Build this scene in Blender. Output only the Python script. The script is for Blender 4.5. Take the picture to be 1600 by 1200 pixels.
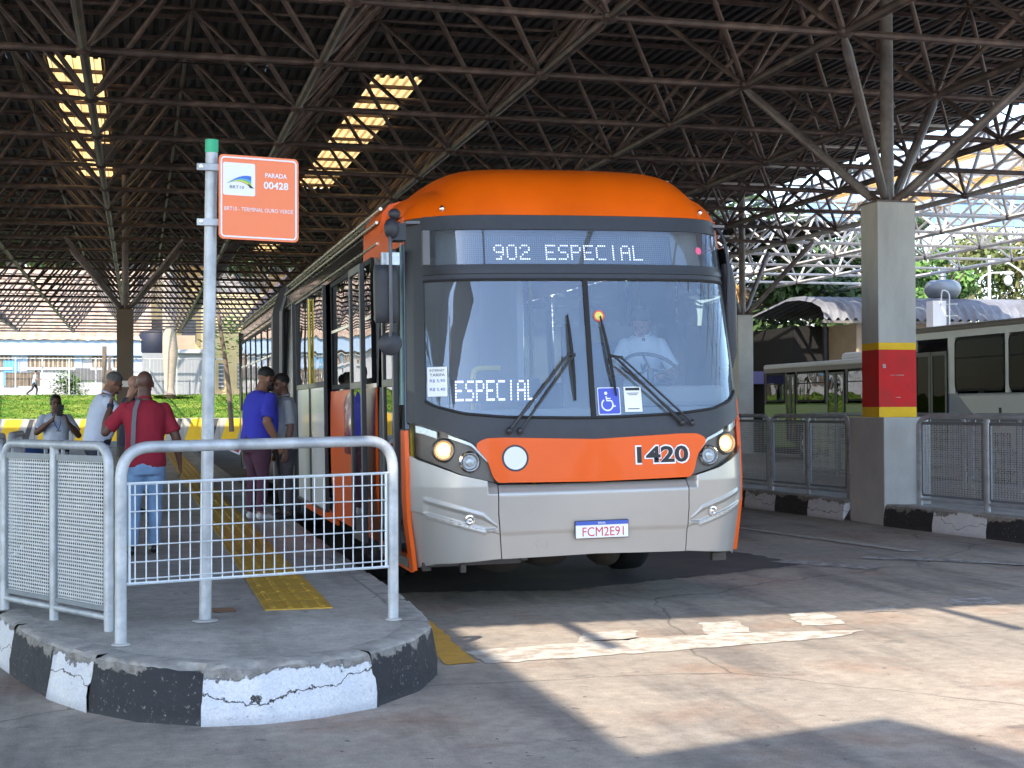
import bpy, bmesh, math, random
from math import sin, cos, pi, radians as rad, atan2, sqrt
from mathutils import Vector, Matrix, noise

random.seed(7)
scene = bpy.context.scene
for o in list(bpy.data.objects):
    bpy.data.objects.remove(o)

# ------------------------------------------------------------------ camera
cam_d = bpy.data.cameras.new('camera')
cam = bpy.data.objects.new('camera', cam_d)
scene.collection.objects.link(cam)
scene.camera = cam
cam_d.sensor_width = 36
cam_d.lens = 36 * 2289 / 1600
cam_d.clip_start = 0.1
cam_d.clip_end = 2000
YAW, PIT, ROL = rad(14.3), rad(0.96), rad(-0.236)
_f = Vector((sin(YAW) * cos(PIT), cos(YAW) * cos(PIT), sin(PIT)))
_r = Vector((cos(YAW), -sin(YAW), 0))
_u = _r.cross(_f)
_r2 = _r * cos(ROL) + _u * sin(ROL)
_u2 = -_r * sin(ROL) + _u * cos(ROL)
M = Matrix.Identity(4)
for i in range(3):
    M[i][0], M[i][1], M[i][2] = _r2[i], _u2[i], -_f[i]
M[2][3] = 1.5
cam.matrix_world = M

# ------------------------------------------------------------------ light
SUN_EL = rad(45)
TO_SUN_H = Vector((-0.6, -0.8)).normalized()
world = bpy.data.worlds.new('World')
scene.world = world
world.use_nodes = True
nt = world.node_tree
bg = nt.nodes['Background']
sky = nt.nodes.new('ShaderNodeTexSky')
sky.sky_type = 'NISHITA'
sky.sun_disc = False
sky.sun_elevation = SUN_EL
sky.sun_rotation = atan2(TO_SUN_H.x, TO_SUN_H.y)
sky.air_density = 1.0
sky.dust_density = 0.7
sky.ozone_density = 1.0
nt.links.new(sky.outputs[0], bg.inputs[0])
bg.inputs[1].default_value = 0.15
sun_d = bpy.data.lights.new('sun', 'SUN')
sun_d.energy = 2.0
sun_d.angle = rad(0.55)
sun_d.color = (1.0, 0.89, 0.74)
sun = bpy.data.objects.new('sun', sun_d)
scene.collection.objects.link(sun)
_d = Vector((TO_SUN_H.x * cos(SUN_EL), TO_SUN_H.y * cos(SUN_EL), sin(SUN_EL)))
sun.rotation_euler = _d.to_track_quat('Z', 'Y').to_euler()
scene.view_settings.view_transform = 'Standard'
scene.view_settings.look = 'None'
scene.view_settings.gamma = 1
scene.view_settings.use_curve_mapping = False
scene.view_settings.exposure = 2.2
scene.cycles.max_bounces = 9
scene.cycles.diffuse_bounces = 4
scene.cycles.transparent_max_bounces = 16

# ------------------------------------------------------------------ materials
MATS = {}
def mat(name, col, rough=0.6, metal=0.0, var=0.12, scale=3.0, bump=0.0, bscale=60.0, coat=0.0,
        col2=None, emit=None, estr=0.0, spec=0.5, c2scale=None, lo=0.4, hi=0.65, detail=6, trans=0.0, aniso=None):
    m = bpy.data.materials.new(name)
    m.use_nodes = True
    n = m.node_tree
    b = n.nodes['Principled BSDF']
    L = n.links.new
    b.inputs['Roughness'].default_value = rough
    b.inputs['Metallic'].default_value = metal
    b.inputs['Specular IOR Level'].default_value = spec
    b.inputs['Coat Weight'].default_value = coat
    b.inputs['Coat Roughness'].default_value = 0.04
    tc = n.nodes.new('ShaderNodeTexCoord')
    vec = tc.outputs['Object']
    if aniso:
        mp = n.nodes.new('ShaderNodeMapping')
        mp.inputs['Scale'].default_value = aniso
        L(vec, mp.inputs[0])
        vec = mp.outputs[0]
    ns = n.nodes.new('ShaderNodeTexNoise')
    ns.inputs['Scale'].default_value = scale
    ns.inputs['Detail'].default_value = detail
    ns.inputs['Roughness'].default_value = 0.62
    L(vec, ns.inputs['Vector'])
    mr = n.nodes.new('ShaderNodeMapRange')
    mr.inputs[1].default_value = 0.3
    mr.inputs[2].default_value = 0.7
    mr.inputs[3].default_value = 1 - var
    mr.inputs[4].default_value = 1 + var
    L(ns.outputs[0], mr.inputs[0])
    mul = n.nodes.new('ShaderNodeMix')
    mul.data_type = 'RGBA'
    mul.blend_type = 'MULTIPLY'
    mul.inputs[0].default_value = 1
    if col2:
        n2 = n.nodes.new('ShaderNodeTexNoise')
        n2.inputs['Scale'].default_value = c2scale or scale * 0.4
        n2.inputs['Detail'].default_value = 8
        n2.inputs['Roughness'].default_value = 0.65
        L(vec, n2.inputs['Vector'])
        rmp = n.nodes.new('ShaderNodeMapRange')
        rmp.inputs[1].default_value = lo
        rmp.inputs[2].default_value = hi
        L(n2.outputs[0], rmp.inputs[0])
        mx = n.nodes.new('ShaderNodeMix')
        mx.data_type = 'RGBA'
        mx.inputs[6].default_value = (*col, 1)
        mx.inputs[7].default_value = (*col2, 1)
        L(rmp.outputs[0], mx.inputs[0])
        L(mx.outputs[2], mul.inputs[6])
    else:
        mul.inputs[6].default_value = (*col, 1)
    L(mr.outputs[0], mul.inputs[7])
    L(mul.outputs[2], b.inputs['Base Color'])
    # roughness follows the same wear
    rr = n.nodes.new('ShaderNodeMapRange')
    rr.inputs[3].default_value = max(0.02, rough - 0.08 * (rough > 0.12))
    rr.inputs[4].default_value = min(1, rough + 0.12 * (rough > 0.12) + 0.02)
    L(ns.outputs[0], rr.inputs[0])
    L(rr.outputs[0], b.inputs['Roughness'])
    if bump:
        nb = n.nodes.new('ShaderNodeTexNoise')
        nb.inputs['Scale'].default_value = bscale
        nb.inputs['Detail'].default_value = 5
        L(vec, nb.inputs['Vector'])
        bp = n.nodes.new('ShaderNodeBump')
        bp.inputs['Strength'].default_value = min(1, bump)
        bp.inputs['Distance'].default_value = 0.01
        L(nb.outputs[0], bp.inputs['Height'])
        L(bp.outputs[0], b.inputs['Normal'])
    if emit:
        b.inputs['Emission Color'].default_value = (*emit, 1)
        b.inputs['Emission Strength'].default_value = estr
    if trans:
        # thin translucent sheet: part of the light passes through
        out = n.nodes['Material Output']
        tr = n.nodes.new('ShaderNodeBsdfTranslucent')
        L(mul.outputs[2], tr.inputs[0])
        ms = n.nodes.new('ShaderNodeMixShader')
        ms.inputs[0].default_value = trans
        L(b.outputs[0], ms.inputs[1])
        L(tr.outputs[0], ms.inputs[2])
        L(ms.outputs[0], out.inputs[0])
    MATS[name] = m
    return m

def glass(name, tint, ior=1.5, rough=0.0, refl=1.0, sky_veil=0.0):
    m = bpy.data.materials.new(name)
    m.use_nodes = True
    n = m.node_tree
    n.nodes.clear()
    out = n.nodes.new('ShaderNodeOutputMaterial')
    t = n.nodes.new('ShaderNodeBsdfTransparent')
    t.inputs[0].default_value = (*tint, 1)
    g = n.nodes.new('ShaderNodeBsdfGlossy')
    g.inputs['Roughness'].default_value = rough
    g.inputs[0].default_value = (*refl, 1) if isinstance(refl, tuple) else (refl, refl, refl, 1)
    fr = n.nodes.new('ShaderNodeFresnel')
    # the same reflectance whichever way the single sheet faces
    geo = n.nodes.new('ShaderNodeNewGeometry')
    sw_ = n.nodes.new('ShaderNodeMapRange')
    sw_.inputs[3].default_value = ior
    sw_.inputs[4].default_value = 1/ior
    n.links.new(geo.outputs['Backfacing'], sw_.inputs[0])
    n.links.new(sw_.outputs[0], fr.inputs[0])
    # faint waviness of tempered glass
    tc = n.nodes.new('ShaderNodeTexCoord')
    nz = n.nodes.new('ShaderNodeTexNoise')
    nz.inputs['Scale'].default_value = 1.6
    nz.inputs['Detail'].default_value = 1
    n.links.new(tc.outputs['Object'], nz.inputs['Vector'])
    bp = n.nodes.new('ShaderNodeBump')
    bp.inputs['Strength'].default_value = 0.25
    bp.inputs['Distance'].default_value = 0.02
    n.links.new(nz.outputs[0], bp.inputs['Height'])
    n.links.new(bp.outputs[0], g.inputs['Normal'])
    mx = n.nodes.new('ShaderNodeMixShader')
    n.links.new(fr.outputs[0], mx.inputs[0])
    n.links.new(t.outputs[0], mx.inputs[1])
    n.links.new(g.outputs[0], mx.inputs[2])
    last = mx.outputs[0]
    if sky_veil:
        # added pale veil lightens the pane like reflected sky
        df = n.nodes.new('ShaderNodeBsdfDiffuse')
        df.inputs[0].default_value = (.50, .54, .60, 1)
        n2 = n.nodes.new('ShaderNodeTexNoise')
        n2.inputs['Scale'].default_value = 2.2
        n2.inputs['Detail'].default_value = 8
        mp = n.nodes.new('ShaderNodeMapping'); mp.inputs['Scale'].default_value = (1.6, 1, .5)
        n.links.new(tc.outputs['Object'], mp.inputs[0]); n.links.new(mp.outputs[0], n2.inputs['Vector'])
        mr = n.nodes.new('ShaderNodeMapRange')
        mr.inputs[1].default_value = .3; mr.inputs[2].default_value = .7
        mr.inputs[3].default_value = sky_veil*.6; mr.inputs[4].default_value = sky_veil*1.4
        n.links.new(n2.outputs[0], mr.inputs[0])
        md = n.nodes.new('ShaderNodeMixShader')
        n.links.new(mr.outputs[0], md.inputs[0]); n.links.new(last, md.inputs[1]); n.links.new(df.outputs[0], md.inputs[2])
        last = md.outputs[0]
    n.links.new(last, out.inputs[0])
    MATS[name] = m
    return m

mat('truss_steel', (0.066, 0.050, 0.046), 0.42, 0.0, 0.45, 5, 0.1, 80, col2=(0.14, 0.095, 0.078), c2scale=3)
mat('truss_pale', (0.52, 0.50, 0.48), 0.45, 0.0, 0.15, 5, col2=(0.25, 0.18, 0.15), c2scale=1.2, lo=.55, hi=.75)  # brighter twin of truss_steel: sunlight on the outer tubes put into the colour
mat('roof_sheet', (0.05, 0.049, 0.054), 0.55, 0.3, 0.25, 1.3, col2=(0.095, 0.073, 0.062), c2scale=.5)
mat('skylight', (0.90, 0.60, 0.24), 0.6, 0, 0.2, 1.5, col2=(0.66, 0.38, 0.13), c2scale=1.2, lo=.5, hi=.8, trans=0.55)
mat('pale_sheet', (0.82, 0.84, 0.86), 0.6, 0, 0.08, 1.5, trans=0.5)
mat('concrete_gray', (0.42, 0.42, 0.40), 0.75, 0, 0.09, 1.6, 0.35, 40, col2=(0.34, 0.335, 0.32), c2scale=1.4, aniso=(1.6, 1.6, .5))
mat('concrete_pedestal', (0.40, 0.40, 0.385), 0.8, 0, 0.14, 1.5, 0.5, 30, col2=(0.46, 0.45, 0.42), c2scale=1.1)
mat('red_paint', (0.56, 0.018, 0.018), 0.6, 0, 0.10, 3, 0.3, 40, spec=.25, col2=(0.44, 0.03, 0.028), c2scale=2.5)
mat('yellow_paint', (0.74, 0.46, 0.02), 0.6, 0, 0.12, 4, 0.3, 50, spec=.25)
mat('galvanised', (0.47, 0.49, 0.51), 0.45, 0.3, 0.14, 9, 0.08, 120, col2=(0.30, 0.32, 0.34), c2scale=5)
mat('wire', (0.60, 0.64, 0.66), 0.45, 0.3, 0.1, 8)
mat('black_rubber', (0.015, 0.015, 0.016), 0.75, 0, 0.3, 8, 0.1)
mat('black_gloss', (0.012, 0.012, 0.014), 0.12, 0, 0.3, 3, coat=0.4)
mat('black_satin', (0.022, 0.022, 0.026), 0.38, 0, 0.3, 5)
mat('gray_plastic', (0.026, 0.028, 0.036), 0.5, 0, 0.2, 12, 0.05)
mat('white_paint', (0.72, 0.72, 0.73), 0.5, 0, 0.06, 3)
mat('chrome', (0.75, 0.75, 0.76), 0.12, 1.0, 0.05, 5)
mat('dark', (0.01, 0.01, 0.011), 0.8, 0, 0.2, 5)

# ------------------------------------------------------------------ mesh helpers
COL = scene.collection
class MB:
    def __init__(s):
        s.v, s.f, s.m = [], [], []
        s.cur = 0
    def add(s, verts, faces):
        o = len(s.v)
        s.v += [tuple(p) for p in verts]
        s.f += [tuple(o + i for i in f) for f in faces]
        s.m += [s.cur] * len(faces)
        return s
    def box(s, x0, x1, y0, y1, z0, z1):
        return s.add([(x0,y0,z0),(x1,y0,z0),(x1,y1,z0),(x0,y1,z0),(x0,y0,z1),(x1,y0,z1),(x1,y1,z1),(x0,y1,z1)],
              [(3,2,1,0),(4,5,6,7),(0,1,5,4),(1,2,6,5),(2,3,7,6),(3,0,4,7)])
    def obox(s, c, a, b, h, z0, z1):
        # box with centre c(x,y), half axes a and b along direction angle h
        ux, uy = cos(h), sin(h)
        P = []
        for z in (z0, z1):
            for sa, sb in ((-1,-1),(1,-1),(1,1),(-1,1)):
                P.append((c[0]+sa*a*ux-sb*b*uy, c[1]+sa*a*uy+sb*b*ux, z))
        return s.add(P, [(3,2,1,0),(4,5,6,7),(0,1,5,4),(1,2,6,5),(2,3,7,6),(3,0,4,7)])
    def path(s, pts, r, n=8, caps=True, squash=None):
        pts = [Vector(p) for p in pts]
        k = len(pts)
        R = r if isinstance(r, (list, tuple)) else [r] * k
        rings = []
        prev = None
        for i, p in enumerate(pts):
            if i == 0: d = pts[1] - p
            elif i == k-1: d = p - pts[i-1]
            else: d = (pts[i+1]-p).normalized() + (p-pts[i-1]).normalized()
            d.normalize()
            if prev is None:
                a = Vector((0,0,1)) if abs(d.z) < 0.9 else Vector((1,0,0))
                x = d.cross(a).normalized()
            else:
                x = (prev - d * prev.dot(d)).normalized()
            prev = x
            y = d.cross(x)
            rings.append([p + (x*cos(2*pi*j/n) + y*sin(2*pi*j/n)) * R[i] for j in range(n)])
        V = [q for rg in rings for q in rg]
        Fc = [(i*n+j, i*n+(j+1)%n, (i+1)*n+(j+1)%n, (i+1)*n+j) for i in range(k-1) for j in range(n)]
        if caps:
            Fc.append(tuple(reversed(range(n))))
            Fc.append(tuple((k-1)*n+j for j in range(n)))
        return s.add(V, Fc)
    def tube(s, a, b, r, n=8, r2=None):
        return s.path([a, b], [r, r if r2 is None else r2], n)
    def lathe(s, prof, c, axis=(0,0,1), n=20):
        ax = Vector(axis).normalized()
        a = Vector((0,0,1)) if abs(ax.z) < 0.9 else Vector((1,0,0))
        x = ax.cross(a).normalized(); y = ax.cross(x)
        c = Vector(c)
        V = [c + ax*h + (x*cos(2*pi*j/n)+y*sin(2*pi*j/n))*r for r, h in prof for j in range(n)]
        k = len(prof)
        Fc = [(i*n+j, i*n+(j+1)%n, (i+1)*n+(j+1)%n, (i+1)*n+j) for i in range(k-1) for j in range(n)]
        return s.add(V, Fc)
    def sph(s, c, rx, ry, rz, nu=14, nv=9, rot=None):
        V, Fc = [], []
        c = Vector(c)
        for i in range(nv+1):
            t = pi*i/nv
            for j in range(nu):
                p = Vector((rx*sin(t)*cos(2*pi*j/nu), ry*sin(t)*sin(2*pi*j/nu), rz*cos(t)))
                if rot is not None: p = rot @ p
                V.append(c+p)
        for i in range(nv):
            for j in range(nu):
                Fc.append((i*nu+j, (i+1)*nu+j, (i+1)*nu+(j+1)%nu, i*nu+(j+1)%nu))
        return s.add(V, Fc)
    def grid(s, fn, nu, nv, flip=False):
        V = [fn(i/nu, j/nv) for j in range(nv+1) for i in range(nu+1)]
        w = nu+1
        Fc = [(j*w+i, j*w+i+1, (j+1)*w+i+1, (j+1)*w+i) for j in range(nv) for i in range(nu)]
        if flip: Fc = [tuple(reversed(f)) for f in Fc]
        return s.add(V, Fc)
    def prism(s, pts, z0, z1):
        n = len(pts)
        V = [(p[0],p[1],z0) for p in pts] + [(p[0],p[1],z1) for p in pts]
        return s.add(V, [tuple(reversed(range(n))), tuple(range(n, 2*n))] + [(i,(i+1)%n,n+(i+1)%n,n+i) for i in range(n)])
    def mesh(s, name, mats, smooth=False):
        me = bpy.data.meshes.new(name)
        me.from_pydata(s.v, [], s.f)
        ms = mats if isinstance(mats, (list, tuple)) else [mats]
        for m in ms: me.materials.append(MATS[m] if isinstance(m, str) else m)
        if len(ms) > 1: me.polygons.foreach_set('material_index', s.m)
        bm = bmesh.new(); bm.from_mesh(me)
        bmesh.ops.recalc_face_normals(bm, faces=bm.faces)
        bm.to_mesh(me); bm.free()
        if smooth:
            me.polygons.foreach_set('use_smooth', [True]*len(me.polygons))
            try: me.set_sharp_from_angle(angle=rad(smooth if smooth is not True else 40))
            except Exception: pass
        me.update()
        return me
    def build(s, name, mats, parent=None, smooth=False, bevel=0, kind=None, label=None):
        me = s.mesh(name, mats, smooth)
        o = link(name, me, parent)
        if bevel:
            b = o.modifiers.new('bevel', 'BEVEL')
            b.width = bevel; b.segments = 2; b.limit_method = 'ANGLE'; b.angle_limit = rad(40)
            b.harden_normals = False
        if kind: o['kind'] = kind
        if label: o['label'] = label
        return o

def link(name, me, parent=None):
    o = bpy.data.objects.new(name, me)
    COL.objects.link(o)
    if parent is not None:
        o.parent = parent
        if parent.get('_w'): o.matrix_parent_inverse = Matrix.Translation(Vector(parent['_w'])).inverted()
    return o

def tag(o, label=None, cat=None, group=None, kind=None):
    if label: o['label'] = label
    if cat: o['category'] = cat
    if group: o['group'] = group
    if kind: o['kind'] = kind
    return o

def thing(name, label, cat, loc=(0,0,0), rotz=0, group=None, world_space=False):
    o = bpy.data.objects.new(name, None)
    o.empty_display_size = 0.2
    COL.objects.link(o)
    o.location = loc
    o.rotation_euler = (0, 0, rotz)
    if world_space: o['_w'] = list(loc)
    tag(o, label, cat, group)
    return o

def structure(o): o['kind'] = 'structure'; return o

KIDS = {}
def kids(o):
    return [c for c in COL.objects if c.parent == o]
def copy_tree(o, parent=None, **kw):
    c = o.copy(); COL.objects.link(c)
    if parent is not None: c.parent = parent
    for ch in list(o.children): copy_tree(ch, c)
    return c

def fillet(pts, r, n=6):
    """round the inner corners of a polyline"""
    pts = [Vector(p) for p in pts]
    out = [pts[0]]
    for i in range(1, len(pts)-1):
        a, b, c = pts[i-1], pts[i], pts[i+1]
        d1 = (a-b).normalized(); d2 = (c-b).normalized()
        rr = min(r, (a-b).length*0.49, (c-b).length*0.49)
        p1, p2 = b+d1*rr, b+d2*rr
        for k in range(n+1):
            t = k/n
            out.append(p1*(1-t)**2 + b*2*t*(1-t) + p2*t*t)
    out.append(pts[-1])
    return out

def text_mesh(s, size, bold=0.0, spacing=1.0, extrude=0.0, align='LEFT'):
    c = bpy.data.curves.new('t', 'FONT')
    c.body = s; c.size = size; c.offset = bold; c.space_character = spacing; c.extrude = extrude
    c.align_x = align
    c.resolution_u = 3
    o = bpy.data.objects.new('t', c)
    COL.objects.link(o)
    dg = bpy.context.evaluated_depsgraph_get()
    me = bpy.data.meshes.new_from_object(o.evaluated_get(dg))
    bpy.data.objects.remove(o)
    bpy.data.curves.remove(c)
    return me

def text_on(name, s, fn, m, parent, w=None, h=None, bold=0.0, kind=None):
    """flat lettering laid on a surface: fn(u, v) with u, v in metres from the text's centre"""
    me = text_mesh(s, 1.0, bold)
    xs = [v.co.x for v in me.vertices]; ys = [v.co.y for v in me.vertices]
    x0, x1, y0, y1 = min(xs), max(xs), min(ys), max(ys)
    sx = w/(x1-x0) if w else h/(y1-y0)
    sy = h/(y1-y0) if h else sx
    if not w: sx = sy
    for v in me.vertices:
        v.co = fn((v.co.x-(x0+x1)/2)*sx, (v.co.y-(y0+y1)/2)*sy)
    me.materials.append(MATS[m])
    o = link(name, me, parent)
    return o

# ------------------------------------------------------------------ ground
def ground_mat(gname='worn_road', A=(0.36, 0.305, 0.25), B=(0.27, 0.24, 0.205), rust=.75, oil=.8, crack=.55):
    m = bpy.data.materials.new(gname)
    m.use_nodes = True
    n = m.node_tree; L = n.links.new
    b = n.nodes['Principled BSDF']
    tc = n.nodes.new('ShaderNodeTexCoord')
    def nz(scale, detail=8, rough=.6, sc=None):
        t = n.nodes.new('ShaderNodeTexNoise')
        t.inputs['Scale'].default_value = scale; t.inputs['Detail'].default_value = detail; t.inputs['Roughness'].default_value = rough
        if sc:
            mp = n.nodes.new('ShaderNodeMapping'); mp.inputs['Scale'].default_value = sc
            L(tc.outputs['Object'], mp.inputs[0]); L(mp.outputs[0], t.inputs['Vector'])
        else: L(tc.outputs['Object'], t.inputs['Vector'])
        return t.outputs[0]
    def mr(x, a, b_, c=0., d=1.):
        t = n.nodes.new('ShaderNodeMapRange')
        for i, v in enumerate((a, b_, c, d)): t.inputs[i+1].default_value = v
        L(x, t.inputs[0]); return t.outputs[0]
    def mix(f, A, B, mode='MIX'):
        t = n.nodes.new('ShaderNodeMix'); t.data_type = 'RGBA'; t.blend_type = mode
        if isinstance(f, (int, float)): t.inputs[0].default_value = f
        else: L(f, t.inputs[0])
        for i, q in ((6, A), (7, B)):
            if isinstance(q, tuple): t.inputs[i].default_value = (*q, 1)
            else: L(q, t.inputs[i])
        return t.outputs[2]
    c = mix(mr(nz(.55), .4, .62), A, B)
    c = mix(mr(nz(.8, 6), .52, .68, 0, rust), c, (0.27, 0.17, 0.12))
    c = mix(mr(nz(1.4, 8, .7, (1, 2.2, 1)), .58, .72, 0, oil), c, (0.10, 0.085, 0.08))
    c = mix(mr(nz(1.1, 6, .6, (2.2, .35, 1)), .50, .66, 0, oil*.8), c, (0.13, 0.115, 0.105))
    grit = mr(nz(120, 3, .8), .3, .7, .66, 1.34)
    c = mix(1, c, grit, 'MULTIPLY')
    g2 = mr(nz(9, 8, .75), .3, .7, .72, 1.28)
    c = mix(1, c, g2, 'MULTIPLY')
    # small dark pits and gum spots
    vo = n.nodes.new('ShaderNodeTexVoronoi'); vo.inputs['Scale'].default_value = 4.5
    mp = n.nodes.new('ShaderNodeMapping'); mp.inputs['Scale'].default_value = (1, 1.0, 1)
    L(tc.outputs['Object'], mp.inputs[0])
    dn = n.nodes.new('ShaderNodeTexNoise'); dn.inputs['Scale'].default_value = 9
    L(tc.outputs['Object'], dn.inputs['Vector'])
    ad = n.nodes.new('ShaderNodeMix'); ad.data_type = 'RGBA'; ad.blend_type = 'ADD'; ad.inputs[0].default_value = .25
    L(mp.outputs[0], ad.inputs[6]); L(dn.outputs[1], ad.inputs[7]); L(ad.outputs[2], vo.inputs['Vector'])
    c = mix(mr(vo.outputs['Distance'], .05, .10, .75, 0), c, (0.045, 0.042, 0.04))
    # fine cracks
    rr_ = None
    v2 = n.nodes.new('ShaderNodeTexVoronoi'); v2.feature = 'DISTANCE_TO_EDGE'; v2.inputs['Scale'].default_value = .22
    n3 = n.nodes.new('ShaderNodeTexNoise'); n3.inputs['Scale'].default_value = 1.5; n3.inputs['Detail'].default_value = 8
    L(tc.outputs['Object'], n3.inputs['Vector'])
    a3 = n.nodes.new('ShaderNodeMix'); a3.data_type = 'RGBA'; a3.blend_type = 'ADD'; a3.inputs[0].default_value = .3
    L(tc.outputs['Object'], a3.inputs[6]); L(n3.outputs[1], a3.inputs[7]); L(a3.outputs[2], v2.inputs['Vector'])
    c = mix(mr(v2.outputs['Distance'], .0008, .003, crack, 0), c, (0.06, 0.055, 0.05))
    L(c, b.inputs['Base Color'])
    L(mr(nz(2, 6), .3, .7, .62, .88), b.inputs['Roughness'])
    bp = n.nodes.new('ShaderNodeBump'); bp.inputs['Strength'].default_value = .5; bp.inputs['Distance'].default_value = .01
    L(nz(55, 6, .7), bp.inputs['Height']); L(bp.outputs[0], b.inputs['Normal'])
    MATS[gname] = m
def kerb_paint(name, col, conc=(0.27, 0.25, 0.225), col2=None, crack=0.0):
    """kerb paint flaked off along the arris, with the cement showing in its own ragged patches"""
    m = bpy.data.materials.new(name); m.use_nodes = True
    n = m.node_tree; L = n.links.new; b = n.nodes['Principled BSDF']
    tc = n.nodes.new('ShaderNodeTexCoord')
    sep = n.nodes.new('ShaderNodeSeparateXYZ'); L(tc.outputs['Object'], sep.inputs[0])
    def nz(sc, det=8, ro=.62):
        t = n.nodes.new('ShaderNodeTexNoise'); t.inputs['Scale'].default_value = sc; t.inputs['Detail'].default_value = det; t.inputs['Roughness'].default_value = ro
        L(tc.outputs['Object'], t.inputs['Vector']); return t.outputs[0]
    def ma(op, a, b_):
        t = n.nodes.new('ShaderNodeMath'); t.operation = op
        for i, q in enumerate((a, b_)):
            if isinstance(q, (int, float)): t.inputs[i].default_value = q
            else: L(q, t.inputs[i])
        return t.outputs[0]
    def mr(x, a, b_, c=0., d=1.):
        t = n.nodes.new('ShaderNodeMapRange')
        for i, v in enumerate((a, b_, c, d)): t.inputs[i+1].default_value = v
        L(x, t.inputs[0]); return t.outputs[0]
    def mix(f, A, B, mode='MIX'):
        t = n.nodes.new('ShaderNodeMix'); t.data_type = 'RGBA'; t.blend_type = mode
        if isinstance(f, (int, float)): t.inputs[0].default_value = f
        else: L(f, t.inputs[0])
        for i, q in ((6, A), (7, B)):
            if isinstance(q, tuple): t.inputs[i].default_value = (*q, 1)
            else: L(q, t.inputs[i])
        return t.outputs[2]
    big = nz(2.6, 9, .7)
    h = ma('ADD', sep.outputs[2], ma('MULTIPLY', ma('SUBTRACT', big, .5), .42))
    flake = mr(h, .232, .240)
    fine = nz(38, 6, .7)
    c = mix(mr(nz(7), .35, .65), col, col2 or tuple(v*.82 for v in col))
    c = mix(mr(fine, .60, .68, 0, .8), c, conc)
    # scuffs near the ground
    c = mix(mr(sep.outputs[2], .0, .05, .55, 0), c, tuple(v*.5+.03 for v in col))
    if crack:
        jz = ma('ADD', ma('MULTIPLY', ma('SUBTRACT', nz(1.7, 9, .6), .5), .5), .145)
        d = ma('ABSOLUTE', ma('SUBTRACT', sep.outputs[2], jz), 0)
        c = mix(mr(d, .0015, .005, 1, 0), c, (0.03, 0.026, 0.022))
    cc = mix(mr(nz(16), .35, .65), conc, tuple(v*.5 for v in conc))
    c = mix(flake, c, cc)
    edge = ma('MULTIPLY', mr(h, .228, .233), mr(h, .241, .236))
    c = mix(ma('MULTIPLY', edge, .6), c, (0.05, 0.045, 0.04))
    c = mix(1, c, mr(nz(90, 4, .8), .3, .7, .8, 1.2), 'MULTIPLY')
    L(c, b.inputs['Base Color'])
    b.inputs['Roughness'].default_value = .8
    bp = n.nodes.new('ShaderNodeBump'); bp.inputs['Strength'].default_value = .9; bp.inputs['Distance'].default_value = .012
    L(ma('ADD', ma('MULTIPLY', fine, .5), ma('MULTIPLY', flake, -.5)), bp.inputs['Height']); L(bp.outputs[0], b.inputs['Normal'])
    MATS[name] = m
kerb_paint('kerb_black', (0.022, 0.022, 0.026))
kerb_paint('kerb_white', (0.52, 0.53, 0.57), col2=(0.60, 0.60, 0.60), crack=1)
ground_mat()
ground_mat('platform_floor', (0.42, 0.395, 0.36), (0.33, 0.315, 0.29), .12, .5, 0.0)
mat('oily_shaded_asphalt', (0.05, 0.045, 0.047), 0.75, 0, 0.3, 2.2, 0.5, 60, col2=(0.085, 0.07, 0.066), c2scale=.8)
mat('kerb_concrete', (0.34, 0.32, 0.29), 0.85, 0, 0.25, 9, 0.8, 30, col2=(0.22, 0.205, 0.19), c2scale=6)
mat('white_marking', (0.50, 0.48, 0.43), 0.7, 0, 0.14, 12, 0.3, 60, col2=(0.34, 0.29, 0.24), c2scale=7, lo=.44, hi=.58)
mat('faded_marking', (0.42, 0.40, 0.37), 0.7, 0, 0.2, 12, 0.3, 60, col2=(0.2, 0.18, 0.165), c2scale=7, lo=.42, hi=.56)
mat('yellow_marking', (0.55, 0.30, 0.04), 0.7, 0, 0.14, 10, 0.3, 60, col2=(0.33, 0.2, 0.07), c2scale=5, lo=.55, hi=.7)
mat('tactile_yellow', (0.56, 0.33, 0.035), 0.6, 0, 0.18, 7, 0.15, 60, col2=(0.42, 0.26, 0.05), c2scale=2.5)
mat('grass', (0.075, 0.16, 0.018), 0.9, 0, 0.45, 5, 0.6, 18, col2=(0.20, 0.25, 0.045), c2scale=.9, spec=.1)
mat('soil', (0.25, 0.13, 0.07), 0.9, 0, 0.2, 3)

g = MB().grid(lambda u, v: (-220+u*480, -60+v*460, 0), 24, 24)
structure(g.build('ground', 'worn_road'))

def sheet(name, pts, z, m, jag=0.0, n=10, kind='structure'):
    """a flat painted or laid sheet with slightly ragged edges"""
    P = []
    k = len(pts)
    for i in range(k):
        a, b = pts[i], pts[(i+1) % k]
        L_ = sqrt((a[0]-b[0])**2+(a[1]-b[1])**2)
        q = max(1, int(L_/0.04)) if jag else 1
        q = min(q, 70)
        for j in range(q):
            t = j/q
            x, y = a[0]*(1-t)+b[0]*t, a[1]*(1-t)+b[1]*t
            if jag:
                x += jag*noise.noise(Vector((x*9, y*9, 1)))+jag*.6*noise.noise(Vector((x*31, y*31, 1)))
                y += jag*noise.noise(Vector((x*9, y*9, 7)))+jag*.6*noise.noise(Vector((x*31, y*31, 9)))
            P.append((x, y, z))
    me = bpy.data.meshes.new(name)
    me.from_pydata(P, [], [tuple(range(len(P)))])
    bm = bmesh.new(); bm.from_mesh(me)
    bmesh.ops.triangulate(bm, faces=bm.faces)
    bmesh.ops.recalc_face_normals(bm, faces=bm.faces)
    for f in bm.faces:
        if f.normal.z < 0: f.normal_flip()
    bm.to_mesh(me); bm.free()
    me.materials.append(MATS[m])
    o = link(name, me)
    o['kind'] = kind
    return o

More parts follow.
